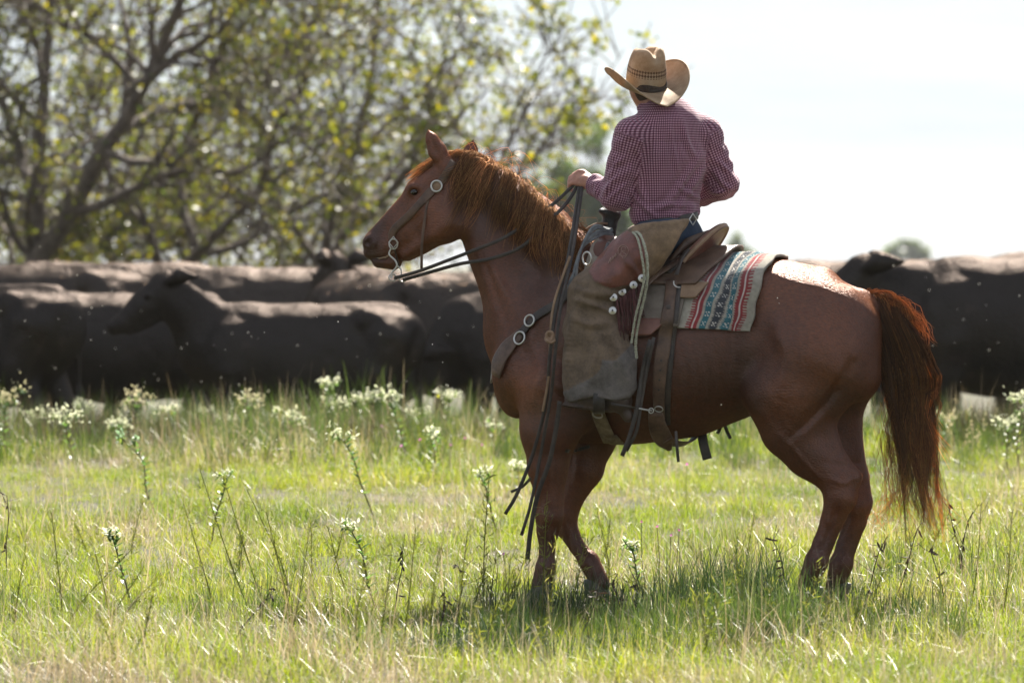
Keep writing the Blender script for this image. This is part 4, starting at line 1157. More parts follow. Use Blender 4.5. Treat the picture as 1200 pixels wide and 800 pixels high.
r = ramp(nt, [(.3, (.30, .13, .085)), (.7, (.44, .22, .15))]); nt.links.new(no.outputs['Fac'], r.inputs[0]); nt.links.new(r.outputs[0], b.inputs['Base Color'])
b.inputs['Roughness'].default_value = .5; b.inputs['Subsurface Weight'].default_value = .15; b.inputs['Subsurface Radius'].default_value = (.01, .004, .002)
b.inputs['Subsurface Scale'].default_value = .5
bp = N(nt, 'ShaderNodeBump', Strength=.3, Distance=.002); nt.links.new(no.outputs['Fac'], bp.inputs['Height']); nt.links.new(bp.outputs[0], b.inputs['Normal'])
add('body', (V, F), m_skin, person)
# hair below the hat, at the nape
f = Field(HD - .16, HD + .16, .006)
f.ell(HD + np.array([.012, -.012, -.01]), (.082, .094, .105), .01); f.cut(HD + np.array([0, 0, .05]), (0, 0, 1)); f.cut(HD, fdir * 1.0 + np.array([0, 0, -.25]))
add('hair', f.mesh(1), mat_noise('dark_hair', (.02, .012, .008), (.06, .035, .02), 60, .6, .6, 200), person)

# shirt
m_shirt, nt, b, out = new_mat('checked_cotton')
uvn = N(nt, 'ShaderNodeAttribute', attribute_name='uvp'); sx = N(nt, 'ShaderNodeSeparateXYZ'); nt.links.new(uvn.outputs['Vector'], sx.inputs[0])
def stripe(o):
    m1 = N(nt, 'ShaderNodeMath', operation='MULTIPLY'); m1.inputs[1].default_value = 1 / .0108; nt.links.new(o, m1.inputs[0])
    m2 = N(nt, 'ShaderNodeMath', operation='FRACT'); nt.links.new(m1.outputs[0], m2.inputs[0])
    m3 = N(nt, 'ShaderNodeMapRange'); m3.inputs[1].default_value = .42; m3.inputs[2].default_value = .52
    m4 = N(nt, 'ShaderNodeMath', operation='PINGPONG'); m4.inputs[1].default_value = 1.0
    m5 = N(nt, 'ShaderNodeMath', operation='SUBTRACT'); m5.inputs[1].default_value = .5; nt.links.new(m2.outputs[0], m5.inputs[0])
    m6 = N(nt, 'ShaderNodeMath', operation='ABSOLUTE'); nt.links.new(m5.outputs[0], m6.inputs[0])
    m3.inputs[1].default_value = .20; m3.inputs[2].default_value = .30
    nt.links.new(m6.outputs[0], m3.inputs[0]); nt.nodes.remove(m4)
    return m3.outputs[0]
s1, s2 = stripe(sx.outputs['X']), stripe(sx.outputs['Y'])
ad = N(nt, 'ShaderNodeMath', operation='ADD'); nt.links.new(s1, ad.inputs[0]); nt.links.new(s2, ad.inputs[1])
hv = N(nt, 'ShaderNodeMath', operation='MULTIPLY'); hv.inputs[1].default_value = .5; nt.links.new(ad.outputs[0], hv.inputs[0])
r = ramp(nt, [(0.0, (.44, .27, .33)), (.5, (.20, .060, .098)), (1.0, (.044, .012, .030))]); nt.links.new(hv.outputs[0], r.inputs[0])
tc = N(nt, 'ShaderNodeTexCoord'); no = N(nt, 'ShaderNodeTexNoise', Scale=6.0, Detail=5.0); nt.links.new(tc.outputs['Object'], no.inputs[0])
r2 = ramp(nt, [(.3, (.82, .82, .84)), (.7, (1.1, 1.08, 1.08))]); nt.links.new(no.outputs['Fac'], r2.inputs[0])
mx = N(nt, 'ShaderNodeMix', data_type='RGBA', blend_type='MULTIPLY'); mx.inputs[0].default_value = 1; nt.links.new(r.outputs[0], mx.inputs[6]); nt.links.new(r2.outputs[0], mx.inputs[7])
nt.links.new(mx.outputs[2], b.inputs['Base Color']); b.inputs['Roughness'].default_value = .85; b.inputs['Sheen Weight'].default_value = .2
n2 = N(nt, 'ShaderNodeTexNoise', Scale=22.0, Detail=4.0); nt.links.new(tc.outputs['Object'], n2.inputs[0])
bp = N(nt, 'ShaderNodeBump', Strength=.4, Distance=.01); nt.links.new(n2.outputs['Fac'], bp.inputs['Height']); nt.links.new(bp.outputs[0], b.inputs['Normal'])
f = Field(P3(655, 290, -.45), P3(880, 100, .55), .0065)
f.cone(P3(778, 262), P3(780, 230), .150, .150, .04, flat=fdir, fs=.72)
f.cone(P3(780, 230), P3(784, 182), .152, .178, .05, flat=fdir, fs=.64)
f.cone(P3(785, 182), P3(785, 152), .183, .150, .05, flat=fdir, fs=.58)
f.cone(P3(783, 150), NK + np.array([0, 0, .005]), .105, .070, .06)
for sh, a_ in ((LS, ldir), (RS, -ldir)):
    f.cone(SHC + np.array([0, 0, .01]), sh, .075, .075, .05)
f.cut(P3(781, 257), (.15, 0, -1.0), .012)
f.cut(P3(768, 121, .02), (-.25, .3, 1.0), .006)
for S_, E_, W_ in ((LS, LE, LW), (RS, RE, RWr)):
    f.cone(S_, E_, .080, .070, .03)
    cu = E_ + (W_ - E_) * .90
    f.cone(E_, cu, .068, .047, .02)
    f.cone(E_ + (W_ - E_) * .8, cu, .047, .046, .006)
# cuffs are cut square
f.cut(LW + (LE - LW) * .03, LW - LE, .004)
f.cone(P3(750, 127, -.02), P3(762, 121, -.045), .016, .016, .006); f.cone(P3(762, 121, -.045), P3(783, 121, -.03), .016, .015, .006); f.cone(P3(783, 121, -.03), P3(790, 127, .03), .015, .015, .006)
V, F = f.mesh(2)
Nn = vnormals(V, F)
# which sleeve or the trunk each point belongs to -> cloth coordinates and folds
def segd(V, a, b):
    ab = b - a; t = np.clip(((V - a) @ ab) / (ab @ ab), -.2, 1.2); return np.linalg.norm(V - a - t[:, None] * ab, axis=1), t
rel = V - P3(783, 200); la, fa = rel @ ldir, rel @ fdir
uv = np.stack([np.arctan2(la, -fa) * .165 , V[:, 2] + .03 * np.abs(la) ** 1.5, 0 * la], 1)
arm = np.zeros(len(V))
for S_, E_, W_, sg in ((LS, LE, LW, 1), (RS, RE, RWr, -1)):
    d1, t1 = segd(V, S_, E_); d2, t2 = segd(V, E_, W_)
    L1, L2 = np.linalg.norm(E_ - S_), np.linalg.norm(W_ - E_)
    axu = unit(E_ - S_); axf = unit(W_ - E_)
    for (dd, tt, a0, ax_, L_, off_) in ((d1, t1, S_, axu, L1, 0), (d2, t2, E_, axf, L2, L1)):
        ref = unit(np.cross(ax_, [0.3, 1, .1])); rf2 = np.cross(ax_, ref)
        q = V - a0
        ang = np.arctan2(q @ rf2, q @ ref)
        m = (dd < .088) & (tt > (-.02 if off_ == 0 else .12)) & ((la * sg) > .135) if off_ == 0 else (dd < .075) & (tt > .02) & ((d2 < d1 + .01))
        uv[m, 0] = ang[m] * .062; uv[m, 1] = tt[m] * L_ + off_; arm[m] = 1
# drape folds
Q = np.stack([rel @ ldir, rel @ fdir, rel[:, 2]], 1)
fold = .5 * vnoise(np.stack([Q[:, 0] * 1.0 + Q[:, 2] * .55, Q[:, 1], Q[:, 2] * .22], 1), 26, 3) + .35 * vnoise(np.stack([Q[:, 0] - Q[:, 2] * .7, Q[:, 1], Q[:, 2] * .3], 1), 20, 6)
low = np.clip((.05 - Q[:, 2]) / .25, .35, 1.3)
amp = np.where(arm > 0, .011, .013 * low)
fold_arm = .6 * vnoise(V * np.array([1, 1, 1.6]), 22, 9) + .4 * vnoise(V, 45, 12)
V = V + Nn * (np.where(arm > 0, fold_arm, fold) * amp)[:, None]
# blouse over the belt
bl_ = np.exp(-((Q[:, 2] + .19) / .035) ** 2) * (arm == 0)
V = V + Nn * (bl_ * .010)[:, None]
# deliberate folds across the back: (path px, width px, height m)
ex, ey = pic(V); facing = Nn[:, 1] < .35
for path, wd_, ht in (([(822, 182), (806, 205), (788, 232), (770, 252)], 4.0, .012), ([(826, 196), (812, 218), (800, 240)], 3.5, .010), ([(748, 205), (752, 225), (762, 250)], 3.5, .010), ([(740, 225), (752, 240), (770, 256)], 3.0, .009),
                      ([(784, 140), (788, 170), (796, 205)], 3.0, .007), ([(800, 142), (806, 168), (816, 186)], 3.5, .009), ([(760, 246), (785, 240), (812, 242)], 3.5, .010), ([(764, 146), (768, 175), (766, 205)], 4.5, .007),
                      ([(726, 205), (716, 214), (708, 226)], 2.6, .010), ([(735, 215), (722, 226), (712, 236)], 2.4, .009), ([(731, 185), (722, 192), (716, 204)], 2.6, .007), ([(842, 188), (850, 198), (858, 205)], 2.8, .009), ([(836, 200), (846, 214), (856, 222)], 2.6, .009), ([(832, 225), (842, 226), (852, 224)], 2.4, .008),
                      ([(700, 212), (698, 222), (700, 232)], 2.0, .006), ([(794, 216), (806, 226), (822, 234)], 3.0, .009), ([(745, 172), (752, 188), (750, 206)], 3.0, .009)):
    Pq = spline(np.array(path, float), 20); d = np.full(len(V), 99.0); tt = np.zeros(len(V))
    for i_, q_ in enumerate(Pq):
        dd = np.hypot(ex - q_[0], ey - q_[1]); k_ = dd < d; d[k_] = dd[k_]; tt[k_] = i_ / 19
    prof = (np.exp(-(d / wd_) ** 2) - .6 * np.exp(-((d - wd_ * 1.7) / wd_) ** 2)) * np.sin(np.clip(tt, .05, .95) * np.pi) ** .7
    V = V + Nn * (prof * ht * facing)[:, None]
# yoke and armhole seams
for sg in (1, -1):
    se = np.exp(-(((la * sg) - .150) / .006) ** 2) * (Q[:, 2] > .02) * (Q[:, 2] < .2)
    V = V - Nn * (se * .005)[:, None]
V = V - Nn * (np.exp(-((Q[:, 2] - .125) / .004) ** 2) * (arm == 0) * .003)[:, None]
add('shirt', (V, F), m_shirt, person, uv=uv)

# jeans
m_denim = mat_noise('blue_denim', (.010, .018, .036), (.028, .048, .085), 10, .85, .4, 120)
f = Field(P3(600, 520, -.6), P3(880, 230, .6), .009)
f.cone(HIP + np.array([0, 0, .045]), HIP + np.array([.01, 0, -.03]), .140, .158, .04, flat=fdir, fs=.72)
f.cone(P3(795, 280, -.05), P3(805, 290, .03), .085, .085, .04)
for H_, K_, A_ in ((LHp, LK, LA), (RHp, RK, RA)):
    f.cone(H_, K_, .105, .048, .05)
f.cut(P3(781, 256), (-.12, 0, 1.0), .01)
V, F = f.mesh(2); V = V + vnormals(V, F) * (.004 * vnoise(V * np.array([1, 1, .5]), 30, 4))[:, None]
add('jeans', (V, F), m_denim, person)
# belt with back buckle
bw = []
for i in range(49):
    t = 2 * math.pi * i / 48; bw.append(P3(781, 258) + ldir * .150 * math.cos(t) + fdir * .112 * math.sin(t) + np.array([0, 0, .004 - .022 * math.cos(t)]) * np.array([0, 0, 1]))
bw = np.array(bw)
belt = add('belt', ribbon(bw, unit(bw - P3(781, 258)) * np.array([1, 1, 0]), .036, .006), m_leather_dk, person)
bc_ = P3(812, 257, -.125)
add('belt_buckle', torus(bc_, np.array([.3, -1., 0]), .017, .0035, 4, 6, 1.5), m_metal, belt)

# chaps: the near leg closely, the far leg alike
def chap(sd):
    W = lambda x, y, w: h2w(hpt(x, y, sd * w))
    f = Field(np.minimum(W(620, 520, .55), W(830, 230, .0)) - .05, np.maximum(W(620, 520, .55), W(830, 230, .0)) + np.array([.05, .05, .05]), .0065)
    lat = h2w(np.array([0, 1., 0]))
    hipx = W(772, 284, .235) 
    f.cone(W(778, 272, .20), W(745, 300, .27), .115, .108, .04)
    f.cone(W(745, 300, .27), W(694, 345, .345), .108, .094, .04)
    f.cone(W(790, 262, .16), W(778, 280, .21), .10, .11, .03)
    f.cone(W(803, 266, .13), W(776, 288, .22), .098, .112, .03)
    # open at the back: keep what lies in front of the seam
    n_ = np.array([68., 0, -41.]); f.cut(W(791, 288, .3), n_, .012)
    f.cut(W(781, 259, .2), (-.12, 0, 1.0), .008)
    f.cone(W(692, 346, .345), W(694, 385, .355), .098, .118, .04, flat=lat, fs=.62)
    f.cone(W(694, 385, .355), W(703, 430, .36), .125, .165, .04, flat=lat, fs=.46)
    f.cone(W(703, 430, .36), W(705, 470, .36), .166, .172, .03, flat=lat, fs=.42)
    f.cut(W(703, 467, .36), (.05, 0, -1.0), .008)
    f.cut(W(661, 463, .36), (-.75, 0, -.66), .02)
    f.cut(W(747, 457, .36), (.70, 0, -.70), .02)
    f.cone(W(806, 432, .10), W(806, 432, .60), .205, .205, .04, sub=True)
    f.cone(W(768, 376, .10), W(768, 376, .60), .105, .105, .04, sub=True)
    return f.mesh(2)
m_chaps, nt, b, out = new_mat('chap_leather')
at = N(nt, 'ShaderNodeAttribute', attribute_name='col'); tc = N(nt, 'ShaderNodeTexCoord')
n1 = N(nt, 'ShaderNodeTexNoise', Scale=17.0, Detail=12.0, Roughness=.78); nt.links.new(tc.outputs['Object'], n1.inputs[0])
r = ramp(nt, [(.30, (.45, .44, .43)), (.5, (1., 1., 1.)), (.70, (1.6, 1.56, 1.5))]); nt.links.new(n1.outputs['Fac'], r.inputs[0])
mx = N(nt, 'ShaderNodeMix', data_type='RGBA', blend_type='MULTIPLY'); mx.inputs[0].default_value = 1; nt.links.new(at.outputs['Color'], mx.inputs[6]); nt.links.new(r.outputs[0], mx.inputs[7])
nt.links.new(mx.outputs[2], b.inputs['Base Color'])
sp = N(nt, 'ShaderNodeSeparateColor'); nt.links.new(at.outputs['Color'], sp.inputs[0])
at2 = N(nt, 'ShaderNodeAttribute', attribute_name='uvp'); sx2 = N(nt, 'ShaderNodeSeparateXYZ'); nt.links.new(at2.outputs['Vector'], sx2.inputs[0]); nt.links.new(sx2.outputs['X'], b.inputs['Roughness'])
n2 = N(nt, 'ShaderNodeTexNoise', Scale=85.0, Detail=8.0); nt.links.new(tc.outputs['Object'], n2.inputs[0])
b1 = N(nt, 'ShaderNodeBump', Strength=.35, Distance=.012); nt.links.new(n1.outputs['Fac'], b1.inputs['Height'])
b2 = N(nt, 'ShaderNodeBump', Strength=.4, Distance=.004); nt.links.new(n2.outputs['Fac'], b2.inputs['Height']); nt.links.new(b1.outputs[0], b2.inputs['Normal']); nt.links.new(b2.outputs[0], b.inputs['Normal'])
def inpoly(x, y, P):
    P = np.asarray(P, float); r = np.zeros(len(x), bool); j = len(P) - 1
    for i in range(len(P)):
        c = ((P[i, 1] > y) != (P[j, 1] > y)) & (x < (P[j, 0] - P[i, 0]) * (y - P[i, 1]) / (P[j, 1] - P[i, 1] + 1e-9) + P[i, 0]); r ^= c; j = i
    return r
POLY_RED = [(712, 285), (735, 272), (754, 276), (758, 300), (752, 320), (742, 332), (716, 338), (697, 330), (690, 318)]
POLY_GREY = [(752, 385), (740, 402), (733, 412), (722, 422), (706, 422), (702, 436), (690, 445), (664, 456), (650, 462), (650, 485), (760, 485), (765, 400)]
chap_meshes = []
for sd in (-1, 1):
    V, F = chap(sd); Nn = vnormals(V, F)
    ex, ey = pic(V if sd < 0 else h2w(w2h(V) * np.array([1, -1, 1])))
    col = np.tile(np.array([.132, .090, .060]), (len(V), 1)); ro = np.full(len(V), .85)
    nz = vnoise(V, 16, 2)
    k = smoothstep(400, 470, ey + nz * 12)[:, None] * .55
    col = col * (1 - k) + np.array([.10, .072, .052]) * k
    m = inpoly(ex, ey, POLY_RED); col[m] = (.140, .046, .034); ro[m] = .30
    gp = (ey < 330) & ~m & (ex > 740); col[gp] = (.19, .122, .072)
    g = inpoly(ex + nz * .6, ey, POLY_GREY); col[g] = (.105, .088, .080); ro[g] = .7
    # seams: recessed line round each panel
    V = V + Nn * (.0035 * m + .0035 * g)[:, None]
    V = V + Nn * (.010 * vnoise(V * np.array([1, 1, .4]), 15, 5) * smoothstep(345, 420, ey) + .004 * vnoise(V, 24, 7))[:, None]
    for path, wd_, ht in (([(676, 352), (667, 400), (664, 460)], 5, .012), ([(704, 372), (698, 415), (688, 462)], 6, .014), ([(722, 392), (732, 430), (738, 464)], 6, .014), ([(690, 340), (715, 346), (735, 352)], 4, .012), ([(680, 352), (705, 360), (725, 366)], 3.5, .010), ([(672, 372), (690, 380), (712, 378)], 4, .009), ([(730, 300), (745, 318), (752, 330)], 3, .006), ([(712, 400), (716, 430), (712, 462)], 5, -.010)):
        Pq = spline(np.array(path, float), 20); d = np.full(len(V), 99.0); tt = np.zeros(len(V))
        for i_, q_ in enumerate(Pq):
            dd = np.hypot(ex - q_[0], ey - q_[1]); k_ = dd < d; d[k_] = dd[k_]; tt[k_] = i_ / 19
        V = V + Nn * ((np.exp(-(d / wd_) ** 2) - .5 * np.exp(-((d - wd_ * 1.8) / wd_) ** 2)) * np.sin(np.clip(tt, .05, .95) * np.pi) ** .6 * ht)[:, None]
    V[:, 2] += .010 * np.sin(ex / 9.0) * smoothstep(440, 472, ey)
    # knee creases
    for yy, a_ in ((338, .012), (352, .010), (366, .008)):
        d = ey - (yy + (ex - 690) * .35); V = V - Nn * (a_ * .6 * np.exp(-(d / 3.5) ** 2) * smoothstep(655, 690, ex) * smoothstep(760, 725, ex))[:, None]
    ch = add('chaps', (V, F), m_chaps, person, uv=np.stack([ro, ro, ro], 1), col=col)
    if sd < 0:
        chap_o = ch; chap_bvh = BVHTree.FromPolygons([Vector(p) for p in w2h(V).tolist()], F.tolist())
# conchos, fringe, tooled brand on the near leg
for x_, y_ in ((752.5, 326), (742.5, 334), (729.5, 342), (719, 348.5), (718, 364)):
    p_, n_ = cast_all([chap_bvh], x_, y_)
    p_ = hpt(x_, y_, min(p_[1], -.36) - .004) if p_ is not None else hpt(x_, y_, -.40)
    n_ = unit(np.array([.12, -1, .15]))
    cc = add('concho', dome(h2w(p_ + n_ * .003), h2w(n_), 4.6 * M_PX, .006, 16), m_metal, chap_o)
    add('concho_centre', dome(h2w(p_ + n_ * .008), h2w(n_), 1.5 * M_PX, .003, 8), m_leather_dk, cc)
rg = np.random.default_rng(31)
m_fringe = mat_noise('red_fringe', (.045, .012, .012), (.10, .03, .028), 30, .7, .2)
for i in range(22):
    t = i / 21; x0, y0 = 722 + 28 * t, 352 - 20 * t
    w0 = -.345 - .05 * rg.uniform()
    add('fringe', ribbon(h2w(np.array([hpt(x0 + rg.normal(0, .6) + k * 1.2, y0 + k * (13 - 1 * t * 3) * rg.uniform(.9, 1.05), w0) for k in range(5)])), h2w(np.array([.2, -1, 0])), .0055, .003), m_fringe, chap_o)
def tool(pts, n=16, r=.0016, closed=False):
    P = []
    for a_, b_ in spline(np.array(pts, float), n):
        p_, n_ = cast_all([chap_bvh], a_, b_)
        if p_ is not None: P.append(p_ + n_ * .0025)
    return tube(h2w(np.array(P)), r, 5)
m_tool = mat_noise('tooled_line', (.22, .13, .10), (.34, .22, .18), 40, .7, .1)
cx_, cy_ = 730.5, 294
ring = [(cx_ + 6 * math.cos(t), cy_ + 6.5 * math.sin(t)) for t in np.linspace(0, 2 * math.pi, 13)]
add('tooled_mark', tool(ring, 30), m_tool, chap_o)
add('tooled_mark', tool([(728, 298), (729, 290), (733, 290), (733.5, 293.5), (729, 294.5), (734, 298)], 18), m_tool, chap_o)
add('tooled_mark', tool([(727, 297), (731, 303), (735, 299)], 8), m_tool, chap_o)
add('tooled_mark', tool([(713, 309), (716, 302), (715, 308), (719, 300), (718, 305), (722, 297), (721, 302), (726, 293)], 30), m_tool, chap_o)
# boots with spur
def boot(sd):
    W = lambda x, y, w: h2w(hpt(x, y, sd * w))
    f = Field(np.minimum(W(620, 530, .5), W(790, 400, .2)) - .05, np.maximum(W(620, 530, .5), W(790, 400, .2)) + .05, .0065)
    f.cone(W(725, 440, .36), W(727, 470, .36), .055, .048, .02)
    f.cone(W(727, 470, .36), W(692, 468, .365), .042, .034, .03)
    f.cone(W(700, 469, .365), W(668, 468, .375), .036, .024, .03)
    f.cone(W(662, 474, .375), W(716, 481, .36), .010, .010, .004, flat=h2w(np.array([0, 1., 0])), fs=3.4)
    f.cone(W(730, 477, .36), W(736, 488, .36), .030, .025, .006)
    return f.mesh(1)
m_boot = mat_noise('boot_leather', (.022, .013, .009), (.060, .036, .024), 20, .5, .3, 110)
for sd in (-1, 1):
    bo = add('boot', boot(sd), m_boot, person)
    if sd < 0:
        W = lambda x, y, w=-.36: h2w(hpt(x, y, w))
        spur = add('spur', ribbon(np.array([W(716, 473, -.412), W(728, 475, -.415), W(740, 477, -.40), W(747, 479, -.36), W(742, 478, -.31)]), h2w(np.array([.2, -1, 0])), .010, .003), m_leather_dk, bo)
        add('spur_rowel', torus(W(763, 481, -.37), h2w(np.array([0, -1., 0.1])), .011, .003, 10, 4), m_metal, spur)
        add('spur_shank', tube(np.array([W(747, 478, -.365), W(757, 480, -.37), W(764, 481, -.37)]), .004, 6), m_metal, spur)
# stirrups belong to the saddle
for sd in (-1, 1):
    W = lambda x, y, w: h2w(hpt(x, y, sd * w))
    P = np.array([W(703, 440, .36), W(700, 462, .30), W(700, 480, .30), W(702, 484, .36), W(702, 480, .425), W(702, 462, .425), W(703, 440, .36)])
    add('stirrup', ribbon(P, unit(P - W(702, 465, .36)), .05, .008), m_leather_dk, saddle)

# hat
hat_c = P3(757, 101, .03)
HY = math.radians(28)
hf_ = np.array([-math.sin(HY), math.cos(HY), 0]); hl_ = np.array([-math.cos(HY), -math.sin(HY), 0]); 
tilt = math.radians(-19)
up_ = np.array([0, 0, 1.0]); hf2 = hf_ * math.cos(tilt) + up_ * -math.sin(tilt); hu2 = np.cross(hl_, hf2) * -1
hu2 = hu2 if hu2[2] > 0 else -hu2
# roll a little to the right side
rl = math.radians(-7); hl2 = hl_ * math.cos(rl) + hu2 * math.sin(rl); hu3 = unit(np.cross(hf2, hl2)); hu3 = hu3 if hu3[2] > 0 else -hu3
def hatp(a, b_, c): return hat_c + hl2 * a + hf2 * b_ + hu3 * c
ka = 72
V, F, UVh = [], [], []
rows = [(1.0, 0.0), (1.0, .012), (.985, .035), (.965, .065), (.93, .095), (.88, .122), (.80, .142), (.66, .153), (.48, .150), (.25, .140), (.0, .134)]
for j, (s_, zz) in enumerate(rows):
    for i in range(ka):
        t = 2 * math.pi * i / ka; a, b_ = .086 * math.cos(t), .104 * math.sin(t)
        h_ = zz
        if j >= 6:   # crease along the top and side dents
            h_ -= .028 * math.exp(-(a * s_ / .025) ** 2) * (1 if b_ * s_ < .07 else .6)
        pin = 1 - .16 * max(0, (zz - .06) / .07) * math.exp(-((math.cos(t) - .85 * np.sign(math.cos(t))) / .4) ** 2) * (1 if math.sin(t) > 0 else .35)
        V.append(hatp(a * s_ * pin, b_ * s_, 1.17 * h_ * (1 - .10 * math.sin(t) * (j > 4)) )); UVh.append((t * .095, h_, 0))
for j in range(len(rows) - 1):
    for i in range(ka): F.append((j * ka + i, j * ka + (i + 1) % ka, (j + 1) * ka + (i + 1) % ka, (j + 1) * ka + i))
m_straw, nt, b, out = new_mat('straw_weave')
tc = N(nt, 'ShaderNodeTexCoord'); uvn = N(nt, 'ShaderNodeAttribute', attribute_name='uvp'); sx = N(nt, 'ShaderNodeSeparateXYZ'); nt.links.new(uvn.outputs['Vector'], sx.inputs[0])
n1 = N(nt, 'ShaderNodeTexNoise', Scale=18.0, Detail=8.0, Roughness=.7); nt.links.new(tc.outputs['Object'], n1.inputs[0])
r = ramp(nt, [(.3, (.26, .168, .095)), (.5, (.41, .285, .172)), (.72, (.55, .42, .29))]); nt.links.new(n1.outputs['Fac'], r.inputs[0])
mp = N(nt, 'ShaderNodeMapping'); mp.inputs['Rotation'].default_value = (0, 0, math.radians(45)); mp.inputs['Scale'].default_value = (1, 1, 1); nt.links.new(uvn.outputs['Vector'], mp.inputs[0])
ck_ = N(nt, 'ShaderNodeTexChecker', Scale=100.0); nt.links.new(mp.outputs[0], ck_.inputs[0])
g1 = N(nt, 'ShaderNodeMath', operation='GREATER_THAN'); g1.inputs[1].default_value = .052; nt.links.new(sx.outputs['Y'], g1.inputs[0])
g2 = N(nt, 'ShaderNodeMath', operation='LESS_THAN'); g2.inputs[1].default_value = .082; nt.links.new(sx.outputs['Y'], g2.inputs[0])
g3 = N(nt, 'ShaderNodeMath', operation='MULTIPLY'); nt.links.new(g1.outputs[0], g3.inputs[0]); nt.links.new(g2.outputs[0], g3.inputs[1])
g4 = N(nt, 'ShaderNodeMath', operation='MULTIPLY'); nt.links.new(g3.outputs[0], g4.inputs[0]); nt.links.new(ck_.outputs['Fac'], g4.inputs[1])
mx = N(nt, 'ShaderNodeMix', data_type='RGBA'); nt.links.new(g4.outputs[0], mx.inputs[0]); nt.links.new(r.outputs[0], mx.inputs[6]); mx.inputs[7].default_value = (.045, .028, .02, 1)
nt.links.new(mx.outputs[2], b.inputs['Base Color']); b.inputs['Roughness'].default_value = .7
tr = N(nt, 'ShaderNodeBsdfTranslucent'); tr.inputs[0].default_value = (.55, .30, .12, 1); ms = N(nt, 'ShaderNodeMixShader'); ms.inputs[0].default_value = .22
nt.links.new(b.outputs[0], ms.inputs[1]); nt.links.new(tr.outputs[0], ms.inputs[2]); nt.links.new(ms.outputs[0], out.inputs[0])
wv_ = N(nt, 'ShaderNodeTexBrick', Scale=160.0); nt.links.new(uvn.outputs['Vector'], wv_.inputs[0])
bp = N(nt, 'ShaderNodeBump', Strength=.35, Distance=.003); nt.links.new(wv_.outputs['Fac'], bp.inputs['Height']); nt.links.new(bp.outputs[0], b.inputs['Normal'])
hat = add('hat', (np.array(V), F), m_straw, person, uv=np.array(UVh))
# brim
V, UVb = [], []
nr = 14
for j in range(nr):
    s_ = j / (nr - 1)
    for i in range(ka):
        t = 2 * math.pi * i / ka; ct_, st_ = math.cos(t), math.sin(t)
        R_a = .086 + (.118) * s_; R_b = .104 + (.100) * s_
        side = abs(ct_) ** 1.25
        rise = (.092 if ct_ < 0 else .090) * side * s_ ** 1.8 
        dip = -(.030 if st_ < 0 else .04) * (abs(st_) ** 2) * s_ ** 1.2
        pull = 1 - (.13 if ct_ < 0 else .17) * side * s_ ** 2
        V.append(hatp(R_a * ct_ * pull, R_b * st_, rise + dip + .004)); UVb.append((t * .14, -.2 - s_ * .1, 0))
F = []
for j in range(nr - 1):
    for i in range(ka): F.append((j * ka + i, (j + 1) * ka + i, (j + 1) * ka + (i + 1) % ka, j * ka + (i + 1) % ka))
VV, FF = solid(V, [tuple(q) for q in F], -hu3 * .004)
add('brim', (VV, FF), m_straw, hat, uv=np.concatenate([UVb, UVb]))
add('brim_edge', tube(np.array(V[-ka:] + V[-ka:-ka + 1]) - hu3 * .002, .0035, 6), m_straw, hat)
hb = np.array([hatp(.0875 * math.cos(t), .1055 * math.sin(t), .010) for t in np.linspace(0, 2 * math.pi, 49)])
add('hat_band', ribbon(hb, unit(hb - hatp(0, 0, .01)), .012, .004), m_leather_dk, hat)
